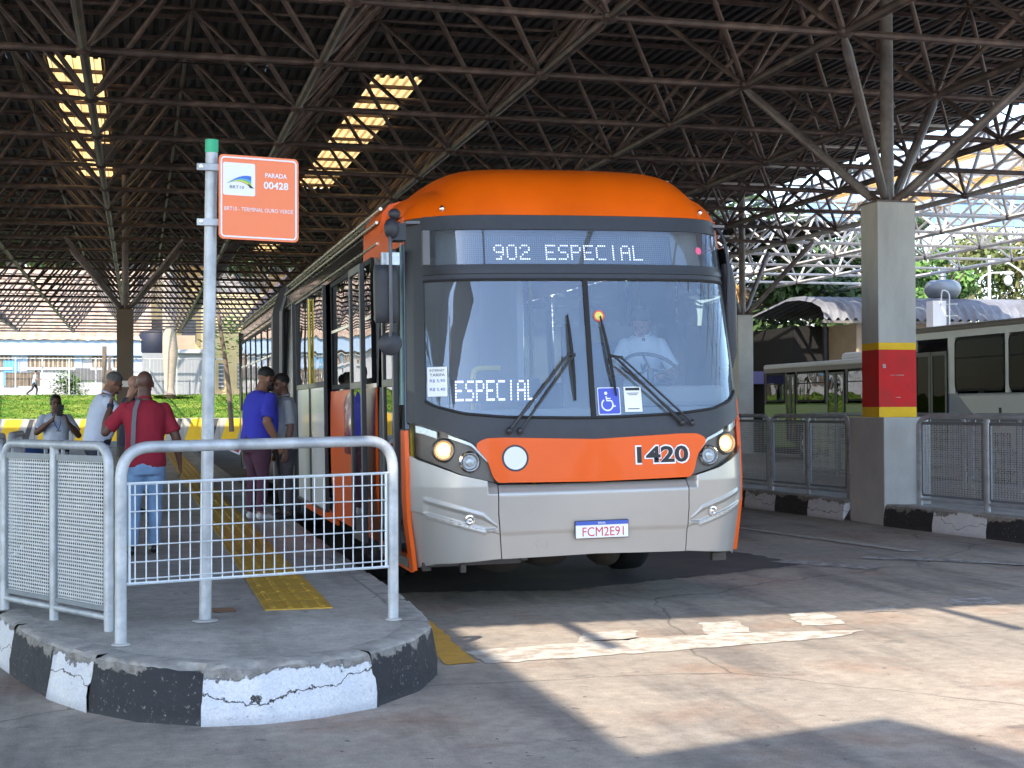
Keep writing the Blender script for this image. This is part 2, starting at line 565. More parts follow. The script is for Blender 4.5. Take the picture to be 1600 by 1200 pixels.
sheet('road_patch', [(1.7,11.9),(3.4,11.6),(6.2,12.9),(5.7,16.2),(8.3,26),(8.3,60),(1.6,60)], .004, 'oily_shaded_asphalt', .08)  # darker lane colour holds oil staining and canopy shade together
sheet('road_marking', [(1.98,8.40),(3.1,8.52),(4.4,8.74),(4.72,8.98),(3.9,9.08),(3.0,9.06),(2.3,8.92),(1.94,8.86)], .004, 'white_marking', .03)
for a, b, c, d, m in ((2.72,3.25,9.0,9.38,0),(3.62,4.08,9.08,9.60,0),(4.40,4.86,9.25,9.84,0),(5.13,5.50,9.72,9.98,1),(5.95,6.50,9.9,10.25,1)):
    sheet('road_marking', [(a,c),(b-.12,c+.02),(b,d),(a+.15,d-.02)], .004, 'white_marking' if not m else 'faded_marking', .035)
sheet('road_marking', [(1.74,8.42),(1.93,8.45),(2.0,10.2),(1.86,10.2)], .004, 'yellow_marking', .02)
sheet('road_marking', [(6.95,18.5),(7.07,18.5),(7.84,13.7),(7.68,13.7)], .008, 'white_marking', .02)
sheet('road_marking', [(6.9,13.2),(7.5,12.75),(8.05,12.2),(8.15,12.32),(7.6,13.05),(7.0,13.35)], .008, 'faded_marking', .05)
sheet('road_marking', [(5.95,13.2),(6.5,12.3),(6.7,12.45),(6.15,13.3)], .005, 'faded_marking', .05)

# ------------------------------------------------------------------ left platform
edge = [(1.66,60),(1.66,12),(1.68,9.6),(1.66,8.7),(1.60,8.15),(1.42,7.72),(1.13,7.36),(.82,7.19),(.56,7.13),(.30,7.15),(.02,7.32),(-.21,7.61),(-.40,7.98),(-.56,8.42),(-.68,8.83),(-.80,9.25),(-.95,10.0),(-1.05,11),(-1.08,13),(-1.08,60)]
def resample(pts, step):
    out = [Vector(pts[0])]
    for i in range(len(pts)-1):
        a, b = Vector(pts[i]), Vector(pts[i+1])
        k = max(1, round((b-a).length/step))
        for j in range(1, k+1): out.append(a.lerp(b, j/k))
    return out
PZ = .28
KT = .16
def inset(poly, d):
    out = []
    n = len(poly)
    for i in range(n):
        a = poly[max(0, i-1)]; b = poly[min(n-1, i+1)]
        t = (b-a).normalized()
        out.append(poly[i] + Vector((-t.y, t.x))*-d)
    return out
poly = resample(edge, .5)
# sense: travelling down the right side, round the front, up the left side -> interior is to the right-hand normal
inner = inset(poly, .10)
plat = MB()
plat.prism([(p.x, p.y) for p in inner], 0, PZ-.004)
left_platform = structure(plat.build('left_platform', 'platform_floor'))

def kerb_block(path2d, m, parent, z1=PZ, thick=KT, chip=0.0, seed=0, z0=0.0, name='kerb_block', lean=.035, caps=True, ends=None):
    """one painted length of kerb, its outer face leaning and its arris broken by chips"""
    P = resample([tuple(p) for p in path2d], .022)
    I = []
    n = len(P)
    nrm = []
    for i in range(n):
        a = P[max(0, i-1)]; b = P[min(n-1, i+1)]
        t = (b-a).normalized(); nrm.append(Vector((t.y, -t.x)))
    if ends:
        # the neighbours share one joint direction, blended in over a few centimetres
        for q in range(min(8, n//2)):
            w = (1-q/8)
            nrm[q] = (nrm[q]*(1-w)+ends[0]*w).normalized(); nrm[n-1-q] = (nrm[n-1-q]*(1-w)+ends[1]*w).normalized()
    mb = MB()
    hz = z1-z0
    rows = [(1.0, z0)]+[(1-.85*q/11, z0+hz*.30+hz*.65*q/11) for q in range(12)]+[(-.2, z1), (-1.5, z1), (-4.2, z1)]
    NT = 13
    V = []
    for ri, (k, z) in enumerate(rows):
        for i in range(n):
            p = P[i]
            s = i*.022
            rel = (z-z0)/hz
            c = 0
            if chip and ri <= NT:
                g = max(0, noise.noise(Vector((s*5+seed, z*7, seed)))*1.6+.1)+max(0, noise.noise(Vector((s*19+seed, z*20, seed))))*.7
                c = g*chip*max(0, (rel-.55)/.45)**1.2
            lay = 0
            if chip >= .03 and m == 'kerb_white':
                jl = .42+.22*noise.noise(Vector((s*2.1+seed, 3, 1)))+.05*noise.noise(Vector((s*14, 8, 1)))-.25*(s/max(.3, n*.022)-.5)
                lay = .013 if rel < jl else -.002
            off = lean*k
            if k < -.3: off = -thick*(.45 if k > -2 else 1)
            rr = .003*noise.noise(Vector((p.x*14, p.y*14, z*14)))+lay
            q = p - nrm[i]*(off+rr-c*.8)
            V.append((q.x, q.y, z - (c*.75 if ri in (NT, NT-1) else 0)))
    Fc = [(r*n+i, r*n+i+1, (r+1)*n+i+1, (r+1)*n+i) for r in range(len(rows)-1) for i in range(n-1)]
    if caps:
        Fc.append(tuple(r*n for r in range(len(rows))))
        Fc.append(tuple(r*n+n-1 for r in reversed(range(len(rows)))))
    mb.add(V, Fc)
    nf = n-1
    for r in range(len(rows)-1):
        for i in range(nf):
            p = P[i]
            brk = noise.noise(Vector((p.x*3.1+seed, p.y*3.1, 5)))*.5+noise.noise(Vector((p.x*13, p.y*13, rows[r][1]*22+seed)))*.6
            rel = (rows[r][1]+rows[r+1][1])/2
            rel = (rel-z0)/hz
            if r >= NT-1:
                mb.m[r*nf+i] = 1
    return mb.build(name, [m, 'kerb_concrete'], parent, smooth=50)

# cumulative positions along the outline where the paint changes
def along(pts, s0, s1):
    out = []; acc = 0
    for i in range(len(pts)-1):
        a, b = Vector(pts[i]), Vector(pts[i+1]); l = (b-a).length
        lo, hi = max(s0, acc), min(s1, acc+l)
        if hi > lo+1e-6:
            if not out: out.append(a.lerp(b, (lo-acc)/l))
            out.append(a.lerp(b, (hi-acc)/l))
        acc += l
    return out
def arc_of(pts, q):
    best = None; acc = 0
    for i in range(len(pts)-1):
        a, b = Vector(pts[i]), Vector(pts[i+1]); l = (b-a).length
        t = max(0, min(1, (Vector(q)-a).dot(b-a)/l/l))
        d = (a.lerp(b, t)-Vector(q)).length
        if best is None or d < best[0]: best = (d, acc+t*l)
        acc += l
    return best[1]
total = sum((Vector(edge[i])-Vector(edge[i+1])).length for i in range(len(edge)-1))
br = [arc_of(edge, q) for q in ((1.62,8.3),(1.13,7.36),(.30,7.15),(-.21,7.61),(-.42,8.05),(-.68,8.83))]
cuts = [(br[0], br[1], 'kerb_black', .006), (br[1], br[2], 'kerb_white', .03), (br[2], br[3], 'kerb_black', .055), (br[3], br[4], 'kerb_white', .05), (br[4], br[5], 'kerb_black', .03)]
s = br[5]; k = 0
while s < br[5]+12:
    cuts.append((s, s+.62, ('kerb_white', 'kerb_black')[k % 2], .02)); s += .62; k += 1
cuts.append((s, total, 'concrete_pedestal', .0))
s = br[0]; k = 1
while s > br[0]-14:
    cuts.append((max(0, s-1.0), s, ('kerb_black', 'concrete_pedestal')[1], .012)); s -= 1.0; k += 1
cuts.append((0, s, 'concrete_pedestal', 0))
def joint_normal(s):
    q = along(edge, max(0, s-.09), min(total, s+.09)); t = (q[-1]-q[0]).normalized()
    return Vector((t.y, -t.x))
for i, (a, b, m, ch) in enumerate(cuts):
    if b-a < .01: continue
    kerb_block(along(edge, a+.0005, b-.0005), m, left_platform, chip=ch, seed=i*3.7, caps=False, ends=(joint_normal(a), joint_normal(b)))

# exposed cement band where the top of the black paint has broken away
# tactile strip: single tiles with raised bars
tile = MB()
tile.box(-.205, .205, 0, .396, 0, .008)
for j in range(4):
    x = -.15+j*.1
    tile.add([(x-.018,.03,.008),(x+.018,.03,.008),(x+.018,.37,.008),(x-.018,.37,.008),(x-.010,.04,.014),(x+.010,.04,.014),(x+.010,.36,.014),(x-.010,.36,.014)],
             [(4,5,6,7),(0,1,5,4),(1,2,6,5),(2,3,7,6),(3,0,4,7)])
tile_me = tile.mesh('tactile_tile', 'tactile_yellow')
for k in range(110):
    o = link('tactile_tile', tile_me, left_platform)
    o.location = (.95 + (k % 2)*.002, 9.02+k*.4, PZ-.003+.0005*(k % 3))
    o.rotation_euler.z = rad(random.uniform(-.25, .25)) + rad(-.3)
sheet('floor_patch', [(.44,9.0),(.58,9.02),(.57,9.22),(.43,9.2)], PZ, 'soil', .01)

# ------------------------------------------------------------------ right platform
redge = [(8.35,60),(8.55,26),(8.88,20.46),(9.05,17.7),(9.12,16.75),(9.38,14.5),(9.75,11),(10.1,8),(10.3,4)]
rp = MB()
inner_r = [(p[0]+KT, p[1]) for p in redge]
rp.prism(inner_r[::-1] + [(12.9,60),(12.9,4)][::-1][::-1], 0, .27) if False else rp.prism([(p[0], p[1]) for p in inner_r] + [(12.9,4),(12.9,60)], 0, .27)
right_platform = structure(rp.build('right_platform', 'platform_floor'))
rtot = sum((Vector(redge[i])-Vector(redge[i+1])).length for i in range(len(redge)-1))
b0 = arc_of(redge, (9.12,16.75)); b1 = arc_of(redge, (9.05,17.7))
def kr(a, b, m, i):
    pts = along(redge, a+.002, b-.002)
    pts = pts[::-1]
    kerb_block(pts, m, right_platform, z1=.275, chip=.012, seed=50+i)
s = b0; k = 0
while s < rtot-.2:
    kr(s, min(rtot, s+.98), ('kerb_black', 'kerb_white')[k % 2], k); s += .98; k += 1
s = b1; k = 0
while s > b1-16:
    kr(s-.95, s, ('kerb_white', 'kerb_black')[k % 2], 30+k); s -= .95; k += 1
kr(0, s, 'kerb_black', 99)

# a low white kerb line seen beyond the right platform
isl = MB().box(13.6, 14.0, 28, 50, 0, .16)
structure(isl.build('far_kerb', 'kerb_white'))

# ------------------------------------------------------------------ canopy: space frame under a corrugated roof
S = 2.879
GX, GY, ZB, ZT = 5.11, 15.56, 5.875, 7.62
canopy = thing('terminal_canopy', 'large dark space frame roof of steel tubes under corrugated sheets over the bus bays', 'canopy', (9.43, 17.2, 4.2), world_space=True)
ux, uy, uz = Vector((S,0,0)), Vector((0,S,0)), Vector((0,0,1))
def member(d, r, taper=True):
    """tube centred at the origin along d with flattened tapering ends"""
    mb = MB()
    L_ = d.length
    e = min(.35, L_*.12)/L_
    pts = [d*-.485, d*(-.5+e), d*(.5-e), d*.485]
    mb.path(pts, [r*.45, r, r, r*.45], 8)
    return mb
dz = ZT-ZB
kindsd = {'x': (Vector((S,0,0)), .046), 'y': (Vector((0,S,0)), .060), 'tx': (Vector((S,0,0)), .036), 'ty': (Vector((0,S,0)), .036),
          'd0': (Vector((S/2,S/2,dz)), .038), 'd1': (Vector((-S/2,S/2,dz)), .038), 'd2': (Vector((S/2,-S/2,dz)), .038), 'd3': (Vector((-S/2,-S/2,dz)), .038)}
meshes = {}
for mn in ('truss_steel', 'truss_pale'):
    for k_, (d, r) in kindsd.items():
        meshes[k_, mn] = member(d, r).mesh('truss_tube', mn, smooth=30)
node_me = {}
for mn in ('truss_steel', 'truss_pale'):
    node_me[mn] = MB().sph((0,0,0), .10, .10, .07, 10, 6).mesh('truss_node', mn, smooth=True)
i0, i1, j0, j1 = -8, 7, -4, 24
members = []
for i in range(i0, i1+1):
    for j in range(j0, j1+1):
        p = Vector((GX+i*S, GY+j*S, ZB))
        if i < i1: members.append(('x', p+ux*.5))
        if j < j1: members.append(('y', p+uy*.5))
        for q, (sx, sy) in enumerate(((1,1),(-1,1),(1,-1),(-1,-1))):
            if i0 <= i+(sx-1)/2 < i1 and j0 <= j+(sy-1)/2 < j1:
                members.append(('d%d' % q, p+Vector((sx*S/4, sy*S/4, dz/2))))
        t = Vector((GX+(i+.5)*S, GY+(j+.5)*S, ZT))
        if i < i1 and j < j1:
            if i < i1-1: members.append(('tx', t+ux*.5))
            if j < j1-1: members.append(('ty', t+uy*.5))
# only the front edge over the bay stops short: the photographer's side is open to the sky
FRONT_Y, SPLIT_X = 3.5, -2.65
def keep(p):
    if p.y > FRONT_Y+1.7: return True
    return p.x < SPLIT_X and p.y > -.6
members = [m_ for m_ in members if keep(m_[1])]
FM = Vector(_f)
def px_size(p):
    d = p - Vector((0,0,1.5)); z = d.dot(_f)
    if z < 2: return 0
    a = abs(d.dot(_r2)/z); b = d.dot(_u2)/z
    if a > .40 or b > .30 or b < -.1: return 0
    return 1/z
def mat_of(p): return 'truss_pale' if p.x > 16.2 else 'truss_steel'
ranked = sorted(members, key=lambda m_: -px_size(m_[1]))
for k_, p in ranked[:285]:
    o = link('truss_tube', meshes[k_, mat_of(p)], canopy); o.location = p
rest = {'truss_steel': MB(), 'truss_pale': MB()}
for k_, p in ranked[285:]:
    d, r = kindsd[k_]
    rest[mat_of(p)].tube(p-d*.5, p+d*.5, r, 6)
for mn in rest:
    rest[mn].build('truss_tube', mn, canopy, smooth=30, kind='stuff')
nodes_ = MB()
for i in range(i0, i1+1):
    for j in range(j0, j1+1):
        p = Vector((GX+i*S, GY+j*S, ZB))
        if keep(p): nodes_.sph(p, .11, .11, .07, 8, 5)
nodes_.build('truss_joint', 'truss_steel', canopy, smooth=True, kind='stuff')
# purlins on short stubs over the top chord
pur = MB()
for j in range(-6, 56):
    y = GY+j*S/2
    if y > 63.1: break
    xm = 17.9 if y > FRONT_Y else SPLIT_X
    if y < -.4: continue
    pur.box(-22, xm, y-.03, y+.03, ZT+.20, ZT+.27)
for i in range(-7, 5):
    for j in range(-3, 18):
        t = (GX+(i+.5)*S, GY+(j+.5)*S)
        if keep(Vector((t[0], t[1], 0))): pur.box(t[0]-.035, t[0]+.035, t[1]-.035, t[1]+.035, ZT, ZT+.20)
pur.build('purlin', 'truss_steel', canopy, kind='stuff')
# corrugated sheets
def corr(name, x0, x1, y0, y1, z, m, parent, pitch=.19, amp=.028, lab=None):
    """corrugated sheet; the wave keeps one phase across the whole roof so that neighbours nest"""
    prof = ((0,0),(.2,0),(.32,1),(.68,1),(.8,0),(1,0))
    def hgt(x):
        u = (x/pitch) % 1
        for (a, p), (b, q) in zip(prof[:-1], prof[1:]):
            if a <= u <= b: return z+2*amp*(p+(q-p)*(u-a)/(b-a))
        return z
    X = [x0, x1]
    for k in range(int(x0/pitch)-1, int(x1/pitch)+2):
        X += [(k+u)*pitch for u, _ in prof[:-1] if x0 < (k+u)*pitch < x1]
    X = sorted(X)
    xs = [(x, hgt(x)) for x in X]
    V = [(x, y0, h) for x, h in xs]+[(x, y1+.05, h+.004) for x, h in xs]
    w = len(xs)
    mb = MB().add(V, [(i, i+1, w+i+1, w+i) for i in range(w-1)])
    return mb.build(name, m, parent, label=lab)
ZR = ZT+.275
XE = 18.0
holes = [(-1.62,-.68,27.6,42.0), (4.40,5.34,27.9,42.4), (4.5,5.3,55.5,60.5)]
ybands = sorted({FRONT_Y, 27.6, 27.9, 42.0, 42.4, 55.5, 60.5, 63.0})
corr('roof_sheet', -22, SPLIT_X, -.6, FRONT_Y, ZR, 'roof_sheet', canopy)  # unseen roof strip, its outline shaped to shade the left foreground
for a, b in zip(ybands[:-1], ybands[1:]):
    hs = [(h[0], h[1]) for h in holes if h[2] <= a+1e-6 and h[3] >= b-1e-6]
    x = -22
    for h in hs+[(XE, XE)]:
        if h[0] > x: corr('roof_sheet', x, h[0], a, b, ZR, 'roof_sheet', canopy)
        x = h[1]
# the odd lower lap where two sheets meet
for h in holes:
    corr('skylight_sheet', h[0]-.03, h[1]+.03, h[2], h[3], ZR+.01, 'skylight', canopy, lab='yellowed translucent roof sheets glowing in the sun')
# pale translucent sheets over the outer bays on the right
for k in range(6):
    corr('pale_sheet', 19.0+k*.95, 19.0+(k+1)*.95-.03, 27.5, 41.5, ZR+.02, 'skylight' if k in (1, 4) else 'pale_sheet', canopy, lab='translucent pale roof sheet at the open edge')
corr('roof_sheet', XE, 25.6, 46.5, 64, ZR, 'roof_sheet', canopy)
# unseen slab added behind the photographer to cast the foreground shadow
A0 = Vector((-1.28, .08)); U0 = Vector((-.956, -.29)); V0 = Vector((.29, -.956))
bk = MB()
c_ = A0+U0*6+V0*1.7
bk.obox((c_.x, c_.y), 6, 1.7, atan2(-.29, -.956), ZR, ZR+.06)
bk.build('roof_sheet', 'roof_sheet', canopy)

# ------------------------------------------------------------------ pillars
def pillar(x, y, label, ztop=4.13, w=.53, d=.45, ped=True, bands=True, m='concrete_gray', legs=None, bandset=None, group='concrete canopy pillars'):
    t = thing('concrete_pillar', label, 'pillar', (x, y, 0), world_space=True, group=group)
    z0 = .27
    if ped:
        p = MB().box(x-.33, x+.33, y-.46, y+.46, 0, 1.37)
        p.build('pedestal', 'concrete_pedestal', t, bevel=.012)
        z0 = 1.37
    segs = [(z0, ztop, m)]
    if bands: segs = [(1.37, 1.50, 'yellow_paint'), (1.50, 2.235, 'red_paint'), (2.235, 2.325, 'yellow_paint'), (2.325, ztop, m)]
    nm = {'yellow_paint': 'yellow_band', 'red_paint': 'red_band'}
    for a, b, mm in segs:
        MB().box(x-w/2, x+w/2, y-d/2, y+d/2, a, b).build(nm.get(mm, 'shaft'), mm, t)
    MB().box(x-w/2-.01, x+w/2+.01, y-d/2-.01, y+d/2+.01, ztop, ztop+.025).build('base_plate', 'truss_steel', t)
    MB().lathe([(.085, 0), (.085, ZT-ztop-.02)], (x, y, ztop+.02), n=16).build('post', 'truss_post', t, smooth=True)
    for lx, ly in legs:
        b = Vector((lx, ly, ZB-.05)); dr = (b-Vector((x, y, ztop+.05))); dh = Vector((dr.x, dr.y, 0)).normalized()
        a = Vector((x, y, ztop+.09))+dh*.2
        lg = MB().path([a, a.lerp(b, .06), a.lerp(b, .93), b], [.05, .062, .062, .035], 10)
        lg.build('strut', 'truss_post', t, smooth=30)
        gx = MB().path([Vector((x, y, ztop+.02))+dh*.07, Vector((x, y, ztop+.15))+dh*.24], .05, 6)
        gx.build('gusset', 'truss_steel', t)
    return t
mat('truss_post', (0.17, 0.155, 0.15), 0.42, 0.2, 0.3, 4, 0.1, 80, col2=(0.10, 0.085, 0.08), c2scale=2.2)
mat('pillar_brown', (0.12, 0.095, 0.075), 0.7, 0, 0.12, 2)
def N(i, j): return (GX+i*S, GY+j*S)
pillar(9.43, 17.2, 'grey concrete pillar with red and yellow bands on a pedestal by the right railings', legs=[N(1,0),N(2,0),N(1,1),N(2,1)])
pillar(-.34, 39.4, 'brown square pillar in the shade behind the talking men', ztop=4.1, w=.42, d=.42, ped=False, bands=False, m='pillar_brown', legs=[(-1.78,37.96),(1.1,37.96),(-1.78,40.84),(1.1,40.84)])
pillar(15.6, 36.3, 'plain grey pillar far behind the right side of the orange bus', ztop=3.95, w=.42, d=.42, ped=False, bands=False, m='concrete_pedestal', legs=[(14.2,34.9),(17.0,34.9),(14.2,37.7),(17.0,37.7)])

# ------------------------------------------------------------------ the orange articulated bus
mat('orange_paint', (0.70, 0.095, 0.002), 0.30, 0, 0.06, 1.2, coat=0.12, spec=.25)
mat('orange_cap', (0.72, 0.105, 0.002), 0.33, 0, 0.12, 1.6, coat=0.0, spec=.3)
mat('silver_paint', (0.42, 0.40, 0.375), 0.30, 0.35, 0.07, 2.2, coat=0.3, col2=(0.35, 0.325, 0.295), c2scale=1.1)
mat('door_white', (0.66, 0.66, 0.68), 0.3, 0, 0.06, 2, coat=.3)
mat('dark_red_reflection', (0.28, 0.035, 0.03), 0.2, 0, 0.1, 2, coat=.4)
mat('bellows', (0.035, 0.035, 0.04), 0.7, 0, 0.2, 4)
mat('yellow_rail', (0.75, 0.58, 0.03), 0.35, 0, 0.06, 5)
mat('seat_blue', (0.03, 0.05, 0.14), 0.7, 0, 0.2, 5)
mat('interior', (0.16, 0.16, 0.17), 0.7, 0, 0.1, 3)
mat('led_white', (0.8, 0.8, 1.0), 0.5, 0, 0, 5, emit=(0.80, 0.76, 1.0), estr=.55)
mat('led_board', (0.018, 0.022, 0.035), 0.6, 0, 0.1, 40)
mat('led_off', (0.10, 0.12, 0.16), 0.5, 0, 0.1, 40)
mat('lamp_glow', (1.0, 0.8, 0.5), 0.4, 0, 0, 5, emit=(1.0, 0.70, 0.34), estr=4)
mat('lamp_halo', (0.9, 0.6, 0.3), 0.3, 0.6, 0.0, 5, emit=(1.0, 0.42, 0.08), estr=.16)
mat('lamp_house', (0.10, 0.085, 0.075), 0.35, 0.3, 0.1, 6)
mat('indicator_clear', (0.42, 0.45, 0.48), 0.2, 0.4, 0.2, 40)
mat('plate_white', (0.75, 0.75, 0.78), 0.5, 0, 0.03, 3)
mat('plate_blue', (0.05, 0.10, 0.42), 0.5, 0, 0.03, 3)
mat('print_red', (0.55, 0.02, 0.03), 0.5, 0, 0.03, 3)
mat('print_black', (0.012, 0.012, 0.014), 0.5, 0, 0.03, 3)
mat('sticker_blue', (0.06, 0.09, 0.50), 0.5, 0, 0.03, 3)
mat('sticker_white', (0.75, 0.78, 0.82), 0.5, 0, 0.03, 3)
mat('sticker_yellow', (0.75, 0.68, 0.15), 0.5, 0, 0.03, 3)
mat('sticker_pink', (0.85, 0.12, 0.25), 0.5, 0, 0.03, 3)
mat('sticker_red', (0.75, 0.10, 0.06), 0.5, 0, 0.03, 3)
mat('disc_white', (0.66, 0.68, 0.76), 0.5, 0, 0.02, 3)
mat('tyre', (0.02, 0.02, 0.021), 0.85, 0, 0.3, 12, 0.4, 60)
mat('underbody', (0.05, 0.042, 0.036), 0.8, 0, 0.35, 4)
mat('gutter_metal', (0.5, 0.46, 0.4), 0.25, 0.9, 0.1, 4)
mat('steel_dark', (0.10, 0.10, 0.11), 0.4, 0.6, 0.1, 4)
mat('green_glass_edge', (0.20, 0.34, 0.31), 0.15, 0, 0.05, 3, coat=.3)
glass('windscreen_glass', (0.76, 0.84, 0.86), 1.9, 0.0, (.68, .82, 1.0), sky_veil=.12)  # bluish mirror tint and veil stand in for sky reflected in the screen
glass('side_glass', (0.20, 0.21, 0.22), 1.9, 0.0, 1.0)
glass('lamp_glass', (0.95, 0.96, 0.97), 1.12)

XC, HW, Y0 = 3.245, 1.335, 10.22
def lean(z):
    if z < 1.35: return -.03*min(1, max(0, (z-.35)/.6))*min(1, max(0, (1.35-z)/.4))
    return (z-1.35)*.16 if z < 2.5 else .184+(z-2.5)*.22
def hwid(z): return HW-.06*min(1, max(0, (z-1.4)/1.6))-.05*min(1, max(0, (.75-z)/.4))
def SF(s, z, off=0.0):
    def P(s, z):
        a = min(abs(s), 1.0)
        return Vector((XC+s*hwid(z), Y0+lean(z)+.10*a*a+.38*a**8, z))
    p = P(s, z)
    if off:
        e = .004
        a, b = max(-1, s-e), min(1, s+e)
        n = (P(b, z)-P(a, z)).cross(P(s, z+e)-P(s, z-e)).normalized()
        if n.y > 0 and abs(n.y) > .3: n = -n
        if s < 0 and n.x > 0 and abs(n.x) > .7: n = -n
        if s > 0 and n.x < 0 and abs(n.x) > .7: n = -n
        p = p+n*off
    return p
def curve(pts):
    pts = sorted(pts)
    def f(s):
        if s <= pts[0][0]: return pts[0][1]
        for (a, p), (b, q) in zip(pts[:-1], pts[1:]):
            if s <= b:
                t = (s-a)/(b-a); return p+(q-p)*t
        return pts[-1][1]
    return f
def smooth_curve(pts, w=.03):
    f = curve(pts)
    return lambda s: (f(s-w)+f(s-w/2)+2*f(s)+f(s+w/2)+f(s+w))/6
def srange(a, b, n=None):
    # more columns towards the corners of the front
    n = n or max(4, int((b-a)*60))
    out = []
    for i in range(n+1):
        out.append(a+(b-a)*i/n)
    ex = [s for s in (-.99,-.97,-.95,-.93,-.91,.91,.93,.95,.97,.99) if a < s < b]
    return sorted(set([round(s, 5) for s in out+ex]))
def patch(name, a, b, zb, zt, m, parent, off=0.0, rows=6, thick=.012, offf=None, n=None, smooth=35, label=None):
    zb = zb if callable(zb) else (lambda s, q=zb: q)
    zt = zt if callable(zt) else (lambda s, q=zt: q)
    ss = srange(a, b, n)
    mb = MB()
    w = len(ss)
    def layer(extra):
        V = []
        for r in range(rows+1):
            for s in ss:
                z = zb(s)+(zt(s)-zb(s))*r/rows
                o = off+extra+(offf(s, z) if offf else 0)
                V.append(SF(s, z, o))
        return V
    F_ = [(r*w+i, r*w+i+1, (r+1)*w+i+1, (r+1)*w+i) for r in range(rows) for i in range(w-1)]
    mb.add(layer(0), F_)
    if thick:
        k = len(mb.v)
        mb.v += [tuple(p) for p in layer(-thick)]
        mb.f += [tuple(k+i for i in reversed(f)) for f in F_]; mb.m += [0]*len(F_)
        rim = [(i, i+1) for i in range(w-1)]+[((r)*w+w-1, (r+1)*w+w-1) for r in range(rows)]+[(rows*w+i+1, rows*w+i) for i in reversed(range(w-1))]+[((r+1)*w, r*w) for r in reversed(range(rows))]
        mb.f += [(b_, a_, a_+k, b_+k) for a_, b_ in rim]; mb.m += [0]*len(rim)
    return mb.build(name, m, parent, smooth=smooth, label=label)

bus = thing('articulated_bus', 'orange and silver articulated city bus numbered 1420 standing at the platform with its headlights on', 'bus', (XC, 12, 0), world_space=True)
TILT = rad(-0.83)

# --- bumper
b_bot = curve([(-.99,.345),(-.9,.385),(-.56,.425),(0,.44),(.56,.425),(.9,.385),(.99,.345)])
lampbot = curve([(-.985,1.19),(-.94,1.15),(-.75,1.045),(-.565,.985),(-.54,.963)])
b_top_c = lambda s: .962
def slot(s, z):
    a = abs(s)
    # tapering recess that holds the fog lamp
    if not (.56 < a < .925): return 0
    zc = .655+(a-.56)*.40
    hh = .052 if a > .62 else .052*(a-.56)/.06*.7+.01
    d = abs(z-zc)/hh
    ex = min(1, (.925-a)/.02)
    def ss_(a_, b_, x): 
        x = max(0, min(1, (x-a_)/(b_-a_))); return x*x*(3-2*x)
    return ex*(.007*ss_(1.6, 1.25, d)-.022*ss_(1.1, .5, d))
def bump_off(s, z):
    a = abs(s)
    cz = .61+.15*max(0, (a-.55)/.4)
    o = 0
    if z < cz: o -= .010+.02*(cz-z)
    if z > .895 and a < .6: o -= (z-.895)*.8
    return o+slot(s, z)
def zt_side(s): return lampbot(-abs(s))-.006
patch('bumper', -.542, .542, b_bot, b_top_c, 'silver_paint', bus, offf=bump_off, rows=34, n=40)
patch('bumper_corner', -.985, -.548, b_bot, zt_side, 'silver_paint', bus, offf=bump_off, rows=96, n=80, smooth=89)
patch('bumper_corner', .548, .985, b_bot, zt_side, 'silver_paint', bus, offf=bump_off, rows=96, n=80, smooth=89)
for sx in (-1, 1):
    c = SF(sx*.70, .715, -.018); nrm = (SF(sx*.70, .715, .1)-SF(sx*.70, .715, 0)).normalized()
    MB().lathe([(.036,-.01),(.036,.022),(.027,.024),(.024,.006),(.020,.010),(.010,.020),(0,.022)], c, nrm, 20).build('fog_lamp', 'chrome', bus, smooth=True)
# tow-hook cover and jack points
tc_ = SF(-.314, .53, .0)
ring = [Vector((cos(t)*.045, 0, sin(t)*.045))+SF(-.314, .53, .001)+Vector((0,-.009+.0,0)) for t in [2*pi*k/24 for k in range(25)]]
MB().path([SF(-.314+cos(t)*.033, .53+sin(t)*.045, -.011) for t in [2*pi*k/28 for k in range(29)]], .0025, 5, caps=False).build('tow_cover', 'silver_paint', bus)
ub = MB()
for s0, w in ((-.93,.05),(-.75,.03),(.80,.09)):
    p = SF(s0, .35); ub.box(p.x-w*.6, p.x+w*.6, p.y+.05, p.y+.11, .33, .39)
ub.build('tow_eye', 'underbody', bus, kind='stuff')

# --- orange front panel
ot = smooth_curve([(-.66,1.245),(-.645,1.275),(-.60,1.298),(-.5,1.30),(0,1.275),(.5,1.30),(.60,1.298),(.645,1.275),(.66,1.245)], .012)
ob = smooth_curve([(-.66,1.235),(-.60,1.14),(-.575,1.02),(-.55,.978),(0,.968),(.55,.978),(.575,1.02),(.60,1.14),(.66,1.235)], .008)
patch('front_panel', -.655, .655, ob, ot, 'orange_paint', bus, off=.014, rows=10, n=110, thick=.02)
# black surround under the windscreen
wsb = smooth_curve([(-.96,1.66),(-.93,1.60),(-.87,1.535),(-.72,1.475),(-.5,1.445),(-.1,1.428),(.1,1.428),(.5,1.445),(.72,1.475),(.87,1.535),(.93,1.60),(.96,1.66)], .03)
lamptop = curve([(-.985,1.415),(-.93,1.40),(-.68,1.272),(-.60,1.155),(-.563,.99)])
def blk_bot(s):
    a = abs(s)
    if a < .655: return min(ot(s)-.015, 1.29)
    return lamptop(-a)+.004
patch('lower_mask', -.985, .985, blk_bot, wsb, 'gray_plastic', bus, off=.0, rows=6, n=110)
# corner posts
patch('corner_post', -.985, -.945, lambda s: max(wsb(s), 1.6)+.0, 2.94, 'black_satin', bus, rows=10)
patch('corner_post', .93, .985, lambda s: max(wsb(s), 1.6)+.0, 2.94, 'black_satin', bus, rows=10)
patch('post_edge', -.945, -.90, lambda s: wsb(s), 2.94, 'gray_plastic', bus, off=.006, rows=10)
